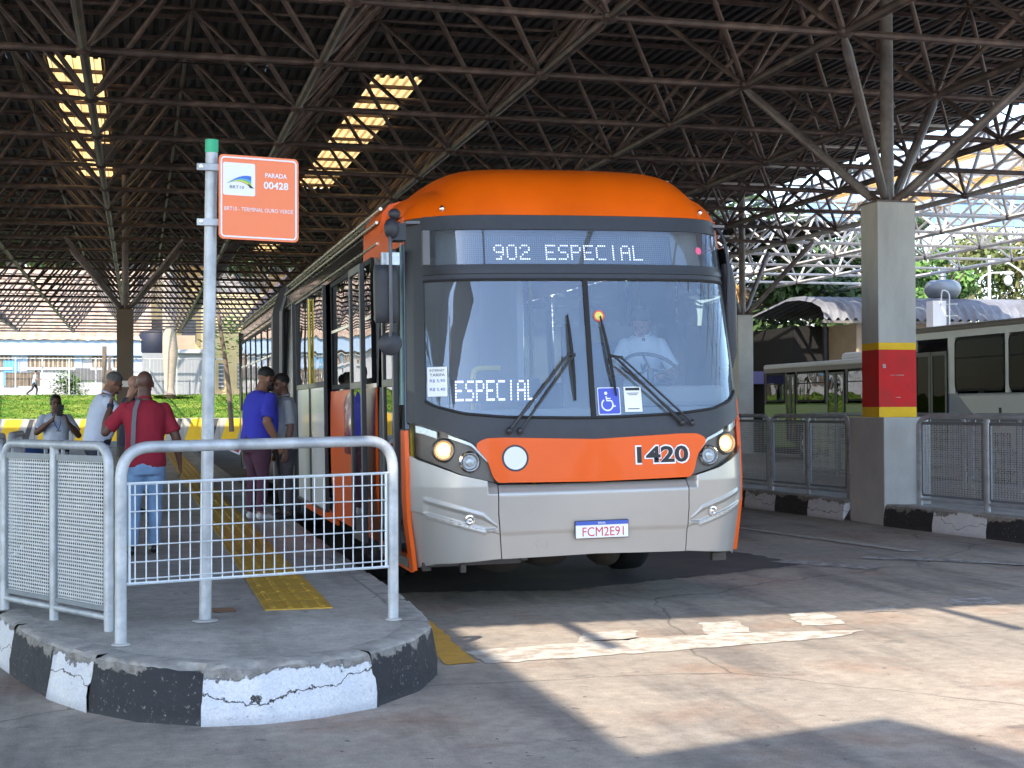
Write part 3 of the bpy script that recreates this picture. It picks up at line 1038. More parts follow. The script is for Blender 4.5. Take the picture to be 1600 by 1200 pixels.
# cross bars of the mask
patch('top_mask', -.90, .93, 2.835, 2.945, 'gray_plastic', bus, off=.008, rows=4)
patch('mask_bar', -.90, .93, 2.462, 2.572, 'gray_plastic', bus, off=.006, rows=4)
patch('mask_bar', -.90, .93, 2.50, 2.535, 'black_satin', bus, off=.016, rows=3)
patch('divider', -.014, .014, 1.425, 2.465, 'black_rubber', bus, off=.010, rows=10, n=3)
# rubber gasket round the screen
gs = [SF(s, wsb(s)+.004, .006) for s in srange(-.90, .93)]
MB().path(gs, .011, 6).build('gasket', 'black_rubber', bus, smooth=True)
MB().path([SF(s, 2.457, .006) for s in srange(-.90, .93)], .010, 6).build('gasket', 'black_rubber', bus, smooth=True)
# panes
patch('windscreen_pane', -.90, -.012, lambda s: wsb(s)-.01, 2.47, 'windscreen_glass', bus, off=-.004, rows=14, thick=0, smooth=60)
patch('windscreen_pane', .012, .93, lambda s: wsb(s)-.01, 2.47, 'windscreen_glass', bus, off=-.004, rows=14, thick=0, smooth=60)
patch('sign_pane', -.90, .93, 2.565, 2.84, 'windscreen_glass', bus, off=-.004, rows=6, thick=0, smooth=60)

# --- LED destination signs, dot by dot
FONT5 = {'9': '01110100011000101111000010001001110', '0': '01110100011000110001100011000101110', '2': '01110100010000100110010001000011111',
 'E': '11111100001000011110100001000011111', 'S': '01111100001000001110000010000111110', 'P': '11110100011000111110100001000010000',
 'C': '01111100001000010000100001000001111', 'I': '00100001000010000100001000010000100', 'A': '01110100011000111111100011000110001', 'L': '10000100001000010000100001000011111', ' ': '0'*35}
def led(name, text, fn, px, pz, m, parent, sq=.62):
    cols = len(text)*6-1
    mb = MB()
    for k, ch in enumerate(text):
        bits = FONT5[ch]
        for r in range(7):
            for c in range(5):
                if bits[r*5+c] == '1':
                    u = (k*6+c-(cols-1)/2)*px; v = (3-r)*pz
                    a, b = px*sq/2, pz*sq/2
                    mb.add([fn(u-a, v-b), fn(u+a, v-b), fn(u+a, v+b), fn(u-a, v+b)], [(0,1,2,3)])
    return mb.build(name, m, parent, kind='stuff')
zs_ = 2.70
def sgn(off, s0=-.06, z0=zs_):
    return lambda u, v: SF(s0+u/1.29, z0+v, off)
patch('sign_board', -.70, .59, 2.575, 2.815, 'led_board', bus, off=-.075, rows=2, n=20)
dots = MB()
for r in range(14):
    for c in range(98):
        p = sgn(-.0735)(( c-48.5)*.0168, (r-6.5)*.0158)
        dots.add([(p.x-.0042, p.y, p.z-.0042), (p.x+.0042, p.y, p.z-.0042), (p.x+.0042, p.y, p.z+.0042), (p.x-.0042, p.y, p.z+.0042)], [(0,1,2,3)])
dots.build('sign_dots', 'led_off', bus, kind='stuff')
led('sign_lettering', '902 ESPECIAL', sgn(-.071, -.06, 2.685), .0166, .0172, 'led_white', bus, .56)
MB().box(2.05, 2.10, 10.50, 10.56, 2.57, 2.82).build('sign_bracket', 'interior', bus)
# blind behind the sign
patch('sign_housing', -.9, .92, 2.50, 2.86, 'interior', bus, off=-.14, rows=2, n=12)
led('lower_sign', 'ESPECIAL', lambda u, v: Vector((2.60+u, 10.60, 1.645+v)), .0132, .0225, 'led_white', bus, .70)
MB().box(2.24, 2.95, 10.625, 10.66, 1.55, 1.73).build('lower_sign_board', 'led_board', bus)
# dashboard
MB().box(2.05, 4.45, 10.62, 11.0, 1.0, 1.50).build('dashboard', 'interior', bus, bevel=.03)
MB().box(3.45, 4.45, 10.62, 11.0, 1.50, 1.66).build('dashboard', 'interior', bus, bevel=.04)

# --- stickers and marks on the front
def fr(s0, z0, off):
    return lambda u, v: SF(s0+u/1.32, z0+v, off)
def quad_on(name, s0, z0, w, h, m, parent=bus, off=.003, nx=6, r=0):
    f = fr(s0, z0, off)
    mb = MB()
    if r:
        P = []
        for cx, cy, a0 in ((w/2-r, h/2-r, 0), (-w/2+r, h/2-r, 90), (-w/2+r, -h/2+r, 180), (w/2-r, -h/2+r, 270)):
            for k in range(5):
                a = rad(a0+k*22.5); P.append((cx+r*cos(a), cy+r*sin(a)))
        mb.add([f(0, 0)]+[f(*p) for p in P], [(0, i+1, (i+1) % len(P)+1) for i in range(len(P))])
    else: mb.grid(lambda u, v: f((u-.5)*w, (v-.5)*h), nx, 2)
    return mb.build(name, m, parent)
def disc_on(name, s0, z0, r, m, parent=bus, off=.003, r0=0):
    f = fr(s0, z0, off); n = 40
    mb = MB()
    if r0:
        mb.add([f(r*cos(2*pi*k/n), r*sin(2*pi*k/n)) for k in range(n)]+[f(r0*cos(2*pi*k/n), r0*sin(2*pi*k/n)) for k in range(n)], [(k, (k+1)%n, n+(k+1)%n, n+k) for k in range(n)])
    else: mb.add([f(0,0)]+[f(r*cos(2*pi*k/n), r*sin(2*pi*k/n)) for k in range(n)], [(0, k+1, (k+1)%n+1) for k in range(n)])
    return mb.build(name, m, parent)
disc_on('badge_border', -.451, 1.151, .096, 'gray_plastic', off=.0165)
disc_on('badge_disc', -.451, 1.151, .082, 'disc_white', off=.018)
text_on('number_outline', '1420', fr(.388, 1.15, .0165), 'sticker_white', bus, w=.43, h=.145, bold=.06)
text_on('number', '1420', fr(.388, 1.15, .0185), 'print_black', bus, w=.405, h=.122, bold=.032)
# plate
pc = SF(.024, .62, .0)
pl = MB().box(pc.x-.205, pc.x+.205, pc.y-.022, pc.y-.012, .62-.066, .62+.066).build('number_plate', 'gray_plastic', bus, bevel=.004)
yp = pc.y-.0235
MB().add([(pc.x-.2,yp,.559),(pc.x+.2,yp,.559),(pc.x+.2,yp,.652),(pc.x-.2,yp,.652)], [(0,1,2,3)]).build('plate_face', 'plate_white', pl).matrix_parent_inverse = Matrix.Identity(4)
MB().add([(pc.x-.2,yp,.652),(pc.x+.2,yp,.652),(pc.x+.2,yp,.681),(pc.x-.2,yp,.681)], [(0,1,2,3)]).build('plate_band', 'plate_blue', pl).matrix_parent_inverse = Matrix.Identity(4)
def vert(cx, cy, cz): return lambda u, v: Vector((cx+u, cy, cz+v))
text_on('plate_lettering', 'FCM2E91', vert(pc.x+.008, yp-.001, .604), 'print_red', pl, w=.315, h=.066, bold=.0).matrix_parent_inverse = Matrix.Identity(4)
text_on('plate_country', 'BRASIL', vert(pc.x, yp-.001, .667), 'sticker_white', pl, h=.014, bold=.01).matrix_parent_inverse = Matrix.Identity(4)
# wheelchair sign
quad_on('access_sign', .094, 1.55, .172, .20, 'sticker_white', off=.004, r=.012)
quad_on('access_sign', .094, 1.55, .160, .188, 'sticker_blue', off=.0055, r=.01)
f = fr(.088, 1.545, .0075)
wc = MB()
def flatpath(mb, pts, w):
    pts = [Vector((p[0], p[1])) for p in pts]
    L_, R_ = [], []
    for i, p in enumerate(pts):
        a = pts[max(0, i-1)]; b = pts[min(len(pts)-1, i+1)]
        t = (b-a).normalized(); n_ = Vector((-t.y, t.x))*w/2
        L_.append(p+n_); R_.append(p-n_)
    k = len(pts)
    mb.add([f(*q) for q in L_+R_], [(i, i+1, k+i+1, k+i) for i in range(k-1)])
flatpath(wc, [(-.008+.042*cos(rad(a)), -.022+.042*sin(rad(a))) for a in range(125, 372, 12)], .011)
flatpath(wc, [(-.014,.040),(-.010,.008),(.026,.006),(.042,-.036),(.056,-.032)], .011)
flatpath(wc, [(-.012,.024),(.020,.022)], .009)
wc.add([f(-.015+.012*cos(2*pi*k/14), .062+.012*sin(2*pi*k/14)) for k in range(14)], [tuple(range(14))])
wc.build('wheelchair_symbol', 'sticker_white', bus)
quad_on('paper_notice', .235, 1.56, .135, .185, 'sticker_white', off=.004)
for k, (w, h, dz_) in enumerate(((.11,.02,.075),(.09,.006,.045),(.07,.006,.033),(.09,.008,-.07))):
    quad_on('notice_print', .235, 1.56+dz_, w, h, 'interior' if k != 0 else 'print_black', off=.0055)
quad_on('fare_notice', -.842, 1.713, .125, .215, 'sticker_white', off=.004)
for t_, z_, h_, m_ in (('INTERNET', 1.795, .017, 'print_black'), ('TARIFA', 1.762, .020, 'print_black'), ('R$ 5,90', 1.718, .026, 'plate_blue'), ('R$ 5,40', 1.655, .026, 'plate_blue')):
    text_on('notice_print', t_, fr(-.842, z_, .0055), m_, bus, h=h_, w=.095, bold=.008)
disc_on('round_sticker', .07, 2.182, .043, 'sticker_red', off=.004)
disc_on('round_sticker', .07, 2.182, .031, 'sticker_yellow', off=.0055)
disc_on('pink_sticker', .745, 2.69, .028, 'sticker_pink', off=.004)

# --- headlamps
for sx in (-1, 1):
    lab = 'headlamp cluster by the door side' if sx < 0 else 'headlamp cluster on the driver side'
    rng = sorted((sx*.566, sx*.972))
    hb = lambda s: lampbot(-abs(s))+.0
    ht = lambda s: lamptop(-abs(s))
    house = patch('headlamp', rng[0], rng[1], hb, ht, 'lamp_house', bus, off=-.05, rows=6, label=lab)
    def kid(mb, nm, mm, sm=True):
        o = mb.build(nm, mm, house, smooth=sm); return o
    for (s0, z0, r, glow) in ((.833, 1.218, .075, True), (.695, 1.132, .066, False)):
        c = SF(sx*s0, z0, -.035); nn = (SF(sx*s0, z0, .1)-SF(sx*s0, z0, 0)).normalized()
        nn = (nn*.4+Vector((0,-1,0))).normalized()
        kid(MB().lathe([(r*1.20,.0),(r*1.16,.012),(r*1.05,.018),(r,.030),(r*.94,.030),(r*.82,.0)], c, nn, 28), 'lamp_ring', 'chrome' if not glow else 'lamp_house')
        if glow:
            kid(MB().lathe([(r*.80,.005),(r*.72,.004),(r*.58,.006)], c, nn, 24), 'reflector', 'lamp_halo')
            kid(MB().lathe([(r*.54,.006),(r*.47,.020),(r*.3,.032),(0,.036)], c, nn, 24), 'lamp_bulb', 'lamp_glow')
        else:
            kid(MB().lathe([(r*.80,.005),(r*.74,.0),(r*.52,.0),(r*.45,.016),(r*.3,.022),(0,.024)], c, nn, 24), 'lamp_lens', 'indicator_clear')
    a_, b_ = sorted((sx*.955, sx*.86))
    ind = patch('indicator', a_, b_, lambda s: lamptop(-abs(s))-.062, lambda s: lamptop(-abs(s))-.012, 'indicator_clear', house, off=-.02, rows=4, n=10)
    patch('chrome_strip', *sorted((sx*.60, sx*.80)), lambda s: lamptop(-abs(s))-.03, lambda s: lamptop(-abs(s))-.008, 'indicator_clear', house, off=-.012, rows=2)
    patch('lamp_cover', rng[0], rng[1], hb, ht, 'lamp_glass', house, off=.004, rows=5, thick=0)
    for ch in house.children: ch.matrix_parent_inverse = Matrix.Identity(4)

# --- wipers
def wiper(root_s, root_z, el, tip1, tip2, lab):
    w = MB()
    r0 = SF(root_s, root_z, .035); e0 = SF(*el, .075)
    side = Vector((.075, 0, .0))
    for k, d in enumerate((Vector((-.035,0,-.01)), Vector((.045,0,-.012)))):
        r = .012 if k == 0 else .009
        w.tube(r0+d, e0+d*.55, r, 8, r*.8)
        w.sph(r0+d, .022, .02, .026, 8, 6)
        w.sph(e0+d*.55, .014, .014, .014, 8, 6)
    w.tube(e0+Vector((-.03,0,.0)), e0+Vector((.03,0,0)), .010, 8)
    arm = w.build('wiper', 'black_satin', bus, smooth=True, label=lab)
    a, b = SF(*tip1, .018), SF(*tip2, .018)
    bl = MB()
    pts = [a.lerp(b, t)+Vector((0, -.022*sin(pi*t), 0)) for t in [k/8 for k in range(9)]]
    bl.path(pts, [.006,.010,.012,.013,.014,.013,.012,.010,.006], 6)
    mid = a.lerp(b, .5)
    bl.tube(e0, mid+Vector((0,-.03,0)), .012, 6)
    o = bl.build('wiper_blade', 'black_rubber', arm); o.matrix_parent_inverse = Matrix.Identity(4)
wiper(-.455, 1.355, (-.125, 1.885), (-.119, 2.19), (-.101, 1.556), 'wiper on the door side')
wiper(.535, 1.385, (.15, 1.86), (.074, 2.178), (.135, 1.585), 'wiper on the driver side')

# --- roof cap and pod
def cap(u, v):
    s = -.995+1.99*u
    s = max(-.995, min(.995, .995*sin(s*pi/2/.995*.999)*.5+s*.5))
    t = v*v*2.6
    z0 = 2.945
    a = abs(s)
    x = XC+s*(hwid(z0)-.05*min(1, t/.2)*a)
    y = Y0+lean(z0)+.10*a*a+.38*a**8+t*(1-.15*a**8)
    rise = 1-.45*math.exp(-t/.09)-.55*math.exp(-t/.6)
    roofz = .345*rise*max(0, 1-a**14)**.40
    end = 1-max(0, (t-1.7)/.9)**2
    pod = .165*(1-math.exp(-(t/.2)**1.2))*max(0, end)*max(0, 1-(a/.80)**7)**.75 if a < .80 else 0
    return (x, y-.012, z0+roofz+pod-.02*a*a*rise)
MB().grid(cap, 110, 60).build('roof_cap', 'orange_cap', bus, smooth=80)
c2 = MB()
for s0, z0 in ((-.80,2.985),(.80,2.985)):
    p = SF(s0, z0, .0); c2.sph(p+Vector((0,.0,.015)), .018, .018, .026, 8, 6)
p = cap(.80, .42); c2.sph(p, .05, .03, .016, 10, 6)
c2.build('marker_lamp', 'chrome', bus, smooth=True)

# --- side walls and roof behind
XL, XR = XC-HW+.015, XC+HW-.015
def side_x(z, sgn): return XC+sgn*(hwid(z)-.012)
def sidepanel(name, y0, y1, z0, z1, m, sgn=-1, off=0.0, parent=bus, nz=6, thick=.03, bev=0, label=None, y0f=None):
    mb = MB()
    def P(y, z, o): 
        yy = y
        return (side_x(z, sgn)+sgn*(off+o), yy, z)
    for o, fl in ((0, False), (-thick, True)):
        mb.grid(lambda u, v: P((y0f(z0+(z1-z0)*v) if y0f else y0)*(1-u)+y1*u, z0+(z1-z0)*v, o), 1, nz, flip=fl)
    k = 2*(nz+1)
    # rim
    ring_ = [0, 1]+[2*j+1 for j in range(1, nz+1)]+[2*nz]+[2*j for j in range(nz-1, 0, -1)]
    mb.f += [(ring_[i], ring_[(i+1)%len(ring_)], ring_[(i+1)%len(ring_)]+k, ring_[i]+k) for i in range(len(ring_))]
    mb.m += [0]*len(ring_)
    return mb.build(name, m, parent, smooth=30, label=label)
JY0, JY1, END = 20.0, 21.25, 28.9
yf = 10.66
YF = lambda z: Y0+lean(z)+.43
# orange corner strip in front of the door
sidepanel('corner_panel', yf, 10.80, .33, 1.36, 'orange_paint', off=.010, y0f=lambda z: YF(z)-.02)
sidepanel('corner_panel', yf, 11.02, 1.37, 2.93, 'black_gloss', y0f=YF)
sidepanel('corner_glass', yf, 10.98, 1.55, 2.86, 'green_glass_edge', off=.012, y0f=lambda z: YF(z)+.1)
sidepanel('door_sill', 10.8, 12.05, .30, .43, 'orange_paint')
# above the door and along the cant rail
sidepanel('cant_panel', yf, 12.9, 2.76, 2.97, 'orange_paint', off=.004, y0f=YF)
sidepanel('cant_panel', 12.9, JY0, 2.84, 2.97, 'black_gloss', off=.002)
sidepanel('cant_panel', JY1, END, 2.84, 2.97, 'black_gloss', off=.002)
# doorway recess
rec = MB()
rec.box(XL+.9, XL+.95, 10.8, 12.1, .35, 2.8)
rec.box(XL+.02, XL+.95, 12.06, 12.1, .35, 2.78)
rec.build('stairwell', 'interior', bus)
MB().box(XL+.03, XL+.9, 10.82, 12.06, .33, .40).build('step', 'steel_dark', bus)
MB().box(XL+.3, XL+.9, 10.82, 12.06, .40, .62).build('step', 'steel_dark', bus)
for (y, z0, z1) in ((10.95, .9, 2.6), (11.95, .5, 2.6)):
    MB().tube((XL+.1, y, z0), (XL+.1, y, z1), .018).build('handrail', 'yellow_rail', bus, smooth=True)
MB().path(fillet([(XL-.02, 11.75, 1.25), (XL-.02, 11.45, 1.17), (XL+.02, 11.2, 1.02)], .1), .018).build('handrail', 'yellow_rail', bus, smooth=True)
# open door leaves: black frames with glass, slid outside the wall
def leaf(y0, y1, x, z0=.42, z1=2.72, lab=None, upper='side_glass', lower=None, mid=1.72, bars=.065):
    d = MB()
    d.box(x-.02, x+.02, y0, y0+bars, z0, z1)
    d.box(x-.02, x+.02, y1-bars, y1, z0, z1)
    d.box(x-.02, x+.02, y0+bars, y1-bars, z1-bars, z1)
    d.box(x-.02, x+.02, y0+bars, y1-bars, z0, z0+bars)
    d.box(x-.02, x+.02, y0+bars, y1-bars, mid-.03, mid+.03)
    fr_ = d.build('door', 'black_satin', bus, bevel=.004, label=lab)
    for (a, b, m_, n_) in ((mid+.03, z1-bars, upper, 'pane'), (z0+bars, mid-.03, lower or upper, 'pane' if not lower else 'door_panel')):
        o = MB().box(x-.006, x+.006, y0+bars, y1-bars, a, b).build(n_, m_, fr_)
        o.matrix_parent_inverse = Matrix.Identity(4)
    return fr_
leaf(11.95, 12.62, XL-.11, lab='front door leaf slid open')
leaf(10.86, 11.40, XL-.03, lab='front door leaf folded by the entrance')
# side body of the front car
sidepanel('side_panel', 12.06, 15.0, .40, 1.70, 'orange_paint', off=.0)
sidepanel('side_panel', 12.06, 15.0, 1.70, 2.84, 'black_gloss', off=-.02)
sidepanel('side_panel', 15.0, 17.85, .33, .46, 'orange_paint', off=.0)
sidepanel('side_panel', 17.85, JY0, .40, 2.84, 'black_gloss', off=-.01)
sidepanel('side_panel', JY1, END-.3, .40, 1.50, 'black_gloss', off=0)
sidepanel('side_panel', JY1, END-.3, 1.50, 2.84, 'black_gloss', off=-.02)
sidepanel('side_panel', END-.3, END, .40, 2.97, 'black_satin', off=0)
# framed windows with a hopper bar
def window(y0, y1, z0, z1, sgn=-1, zm=None, x=None, parent=None):
    x = side_x((z0+z1)/2, sgn)+sgn*.006
    w = MB(); b = .045
    w.box(x-.012, x+.012, y0, y0+b, z0, z1); w.box(x-.012, x+.012, y1-b, y1, z0, z1)
    w.box(x-.012, x+.012, y0+b, y1-b, z1-b, z1); w.box(x-.012, x+.012, y0+b, y1-b, z0, z0+b)
    o = w.build('window', 'black_rubber', parent or bus)
    p = MB().box(x-.004, x+.004, y0+b, y1-b, z0+b, z1-b).build('pane', 'window_reflect', o); p.matrix_parent_inverse = Matrix.Identity(4)
    if zm:
        q = MB().box(x-.014, x+.014, y0+b, y1-b, zm-.014, zm+.014).build('hopper_bar', 'gutter_metal', o); q.matrix_parent_inverse = Matrix.Identity(4)
    return o
glass('window_reflect', (0.10, 0.10, 0.11), 2.3, 0.0, 1.0)
window(12.25, 13.25, 1.74, 2.80, zm=2.30)
window(13.33, 14.95, 1.72, 2.80, zm=2.30)
for k in range(6):
    y0 = JY1+.15+k*1.17
    window(y0, y0+1.1, 1.56, 2.80, zm=2.32)
# second door: white lower panels under glass
leaf(15.08, 16.42, XL-.035, z0=.46, z1=2.80, lab='white rear door leaf', upper='window_reflect', lower='door_white', mid=1.78, bars=.022)
leaf(16.46, 17.80, XL-.035, z0=.46, z1=2.80, lab='white rear door leaf nearer the joint', upper='window_reflect', lower='door_white', mid=1.78, bars=.022)
MB().tube((XL-.06, 16.25, 1.8), (XL-.06, 16.25, 2.74), .013).build('handrail', 'yellow_rail', bus)
# an open leaf edge standing out beside the second door
MB().box(XL-.09, XL-.05, 17.82, 17.88, .46, 2.80).build('door_edge', 'black_satin', bus)
# bulged dark red patch painting a curved reflection onto the side
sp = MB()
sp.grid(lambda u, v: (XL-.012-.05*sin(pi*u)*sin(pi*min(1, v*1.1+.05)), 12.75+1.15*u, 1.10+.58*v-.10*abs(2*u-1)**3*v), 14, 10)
sp.build('red_reflection', 'dark_red_reflection', bus, smooth=True)
# gutters
for z, r, m_ in ((3.075, .014, 'gutter_metal'), (3.19, .015, 'gutter_metal'), (2.90, .012, 'gutter_metal')):
    for a, b in ((12.1, JY0), (JY1, END-.1)):
        x = side_x(2.97, -1)-.012+(z > 3.15)*.035
        MB().tube((x, a, z), (x, b, z), r, 8).build('gutter', m_, bus)
# roof
rprof = [(-1.262,2.965),(-1.258,3.08),(-1.235,3.17),(-1.18,3.235),(-1.05,3.27),(-.7,3.29),(0,3.30),(.7,3.29),(1.05,3.27),(1.18,3.235),(1.235,3.17),(1.258,3.08),(1.262,2.965)]
def extr(a, b, nm, m_, k=1.0, dz_=0):
    mb = MB()
    mb.add([(XC+x*k, a, z+dz_) for x, z in rprof]+[(XC+x*k, b, z+dz_) for x, z in rprof],
           [(i, i+1, len(rprof)+i+1, len(rprof)+i) for i in range(len(rprof)-1)]+[tuple(range(len(rprof))), tuple(range(2*len(rprof)-1, len(rprof)-1, -1))])
    return mb.build(nm, m_, bus, smooth=50)
extr(12.05, 13.0, 'roof_side', 'orange_cap', .995, -.012)
extr(13.0, JY0, 'roof_panel', 'black_gloss')
extr(JY1, END, 'roof_panel', 'black_gloss')
MB().box(XC-.7, XC+.7, 14.5, 17.0, 3.25, 3.40).build('roof_unit', 'gray_plastic', bus, bevel=.06)
# bellows: deep pleats
bel = MB()
npl = 11
for k in range(npl*2):
    y = JY0+(JY1-JY0)*k/(npl*2); y2 = JY0+(JY1-JY0)*(k+1)/(npl*2)
    g1, g2 = (1.035, .965) if k % 2 else (.965, 1.035)
    prof = [(-1.30,.45),(-1.32,1.5),(-1.29,2.85),(-1.2,3.12),(-.9,3.22),(.9,3.22),(1.2,3.12),(1.29,2.85),(1.32,1.5),(1.30,.45)]
    V = [(XC+x*g1, y, z*(1 if z < 1 else g1)) for x, z in prof]+[(XC+x*g2, y2, z*(1 if z < 1 else g2)) for x, z in prof]
    bel.add(V, [(i, i+1, 10+i+1, 10+i) for i in range(9)])
bel.build('bellows', 'bellows', bus)
for y in (JY0, JY1):
    h = MB()
    h.path([(XC+x, y, z) for x, z in [(-1.33,.45),(-1.345,1.5),(-1.32,2.85),(-1.23,3.15),(-.9,3.25),(.9,3.25),(1.23,3.15),(1.32,2.85),(1.345,1.5),(1.33,.45)]], .035, 8)
    h.build('bellows_hoop', 'steel_dark', bus)
# right side, rear wall, floor, interior
sidepanel('side_panel', yf, JY0, .38, 1.55, 'orange_paint', sgn=1, y0f=YF)
sidepanel('side_panel', yf, JY0, 2.75, 2.97, 'orange_paint', sgn=1, y0f=YF)
for k in range(7):
    y0 = 10.75+k*1.3
    sidepanel('pillar_strip', y0+1.14, y0+1.3, 1.55, 2.75, 'black_gloss', sgn=1)
    x = side_x(2.1, 1)
    MB().box(x-.004, x+.004, y0, y0+1.14, 1.55, 2.75).build('pane', 'side_glass', bus)
sidepanel('side_panel', JY1, END, .40, 2.97, 'black_gloss', sgn=1)
MB().box(XL, XR, END-.03, END, .4, 3.0).build('rear_wall', 'black_satin', bus)
MB().box(XL+.03, XR-.03, 12.1, JY0, .62, .68).build('floor_pan', 'interior', bus)
MB().box(XL+.95, XR-.03, 10.7, 12.1, .62, .68).build('floor_pan', 'interior', bus)
MB().box(XL+.05, XR-.05, 10.75, END, 2.9, 2.92).build('ceiling_panel', 'interior', bus)
MB().box(XL+.05, XR-.05, JY0-.1, JY0-.05, .68, 2.9).build('inner_wall', 'dark', bus)
MB().box(XL+.1, XR-.1, 10.9, JY0, .56, .60).build('underfloor', 'underbody', bus)
un = MB()
for x, w, h in ((2.75,.22,.14),(3.1,.2,.10),(3.6,.12,.12)):
    un.sph((x, 11.2, .36), w, .3, h, 12, 8)
un.build('suspension_bellows', 'underbody', bus, smooth=True)
for k in range(5):
    for x in (2.42, 4.08):
        y = 14.3+k*1.05
        sb = MB(); sb.box(x-.4, x+.4, y-.2, y+.22, 1.02, 1.12); sb.box(x-.4, x+.4, y+.20, y+.28, 1.1, 1.75)
        sb.build('seat', 'seat_blue', bus, bevel=.03)
MB().path(fillet([(2.60,11.35,1.30),(2.60,11.35,1.83),(3.0,11.35,1.83),(3.0,11.35,1.30)], .07), .022).build('handrail', 'yellow_rail', bus, smooth=True)
for x, y in ((2.9,12.2),(3.5,12.9),(2.8,14.2),(3.6,15.6)):
    MB().tube((x, y, .68), (x, y, 2.9), .017).build('handrail', 'yellow_rail', bus, smooth=True)
MB().box(3.55, 4.4, 12.05, 12.1, .68, 2.2).build('driver_screen', 'interior', bus)
# steering wheel
sw = MB()
cw = Vector((3.97, 11.02, 1.80)); tilt = Matrix.Rotation(rad(35), 3, 'X')
sw.path([cw+tilt @ Vector((.22*cos(t), .22*sin(t), 0)) for t in [2*pi*k/28 for k in range(29)]], .015, 6, caps=False)
for a in (90, 210, 330): sw.tube(cw, cw+tilt @ Vector((.22*cos(rad(a)), .22*sin(rad(a)), 0)), .011, 6)
sw.tube(cw, cw+Vector((0,-.05,-.5)), .03, 8)
sw.build('steering_wheel', 'black_satin', bus, smooth=True)
sd = MB(); sd.box(3.72, 4.24, 11.45, 11.9, 1.2, 1.32); sd.box(3.74, 4.22, 11.88, 11.98, 1.3, 2.05)
sd.build('driver_seat', 'seat_blue', bus, bevel=.05)

# --- wheels
def wheel(x, y, sgn, R=.50, w=.29):
    t = MB().lathe([(R*.60,-w/2),(R*.92,-w/2),(R*.985,-w*.40),(R,-w*.2),(R,w*.2),(R*.985,w*.40),(R*.92,w/2),(R*.60,w/2)], (x, y, R), (1,0,0), 36).build('wheel', 'tyre', bus, smooth=50)
    rm = MB().lathe([(R*.60,sgn*w*.5),(R*.56,sgn*w*.52),(R*.52,sgn*w*.2),(R*.30,sgn*w*.15),(R*.26,sgn*w*.5),(R*.1,sgn*w*.55),(0,sgn*w*.55)], (x, y, R), (1,0,0), 28).build('rim', 'steel_dark', t, smooth=40)
    rm.matrix_parent_inverse = Matrix.Identity(4)
for y in (12.9, 18.6, 25.9):
    wheel(XC-1.12, y, -1); wheel(XC+1.10, y, 1)

# --- mirrors
mm_ = MB()
def mir(u, v):
    a = 2*pi*u
    z = 2.135+.41*v
    k = (1-abs(2*v-1)**4)**.5*.5+.5
    cx = 1.738
    ex = abs(cos(a))**.6*(1 if cos(a) > 0 else -1); ey = abs(sin(a))**.6*(1 if sin(a) > 0 else -1)
    return (cx+.088*ex*(.86+.14*k), 10.30+.07*ey*k, z)
mm_.grid(mir, 28, 14)
mm_.add([mir(k/28, 0) for k in range(28)], [tuple(range(28))]).add([mir(k/28, 1) for k in range(28)], [tuple(range(28))])
mirror = mm_.build('mirror', 'gray_plastic', bus, smooth=45, label='long grey mirror housing hanging on the door side')
def mk(mb, nm, m_, sm=True):
    o = mb.build(nm, m_, mirror, smooth=sm); o.matrix_parent_inverse = Matrix.Identity(4); return o
mk(MB().path(fillet([(1.86,10.42,2.86),(1.76,10.27,2.83),(1.76,10.215,2.70),(1.755,10.20,2.35),(1.757,10.22,2.10),(1.75,10.23,2.03)], .05), .013, 8), 'mirror_arm', 'steel_dark')
mk(MB().sph((1.775,10.25,2.80), .055, .06, .075, 12, 8).sph((1.80,10.26,2.905), .045, .045, .04, 10, 6).box(1.79,1.88,10.25,10.42,2.72,2.84), 'mirror_hinge', 'gray_plastic')
mk(MB().lathe([(.0,-.045),(.05,-.042),(.080,-.02),(.084,.0),(.076,.018),(0,.02)], (1.755,10.26,1.985), (.15,1,0), 24), 'round_mirror', 'gray_plastic')
mk(MB().box(1.715,1.845,10.33,10.36,2.55,2.64), 'mirror_glass', 'indicator_clear', False)
mk(MB().box(1.66,1.815,10.36,10.372,2.16,2.52), 'mirror_glass', 'chrome', False)
rm_ = MB()
rm_.path(fillet([(4.40,10.85,2.95),(4.50,10.75,2.86),(4.53,10.72,2.60),(4.53,10.75,2.3)], .1), .014, 8)
rm_.path([(4.545,10.80,2.62),(4.56,10.8,2.45),(4.56,10.8,1.95),(4.545,10.8,1.80)], [.04,.06,.06,.04], 10)
rm_.build('mirror', 'gray_plastic', bus, smooth=45, label='mirror housing on the driver side')

bus.rotation_euler = (0, TILT, 0)

# ------------------------------------------------------------------ railings
def sub(mb, nm, m_, par, **k):
    """a piece built in world coordinates under a part that already sits at its place"""
    o = mb.build(nm, m_, par, **k)
    if par.parent is not None: o.matrix_parent_inverse = Matrix.Identity(4)
    return o
fr_ = thing('crowd_railing', 'galvanised hoop railing with a square wire grid across the platform end', 'railing', (-.09, 7.9, PZ), world_space=True)
A = Vector((-.09, 7.9, 0)); B = Vector((1.43, 8.42, 0)); T = (B-A).normalized()
def at(u, z, o=0): return A+T*u+Vector((0,0,z))+Vector((-T.y, T.x, 0))*-o
LN = (B-A).length
hp = fillet([at(0,PZ-.01), at(0,1.305), at(LN,1.318), at(LN,PZ-.01)], .17, 10)
MB().path(hp, .031, 14).build('hoop', 'galvanised', fr_, smooth=50)
for nm, a, b in (('grid_rail', at(.03,.593), at(LN-.03,.588)), ('grid_rail', at(.03,1.115), at(LN-.03,1.130)), ('grid_upright', at(.045,.593), at(.045,1.115)), ('grid_upright', at(LN-.045,.59), at(LN-.045,1.13))):
    MB().tube(a, b, .0085, 6).build(nm, 'wire', fr_, smooth=True)
nw = 25
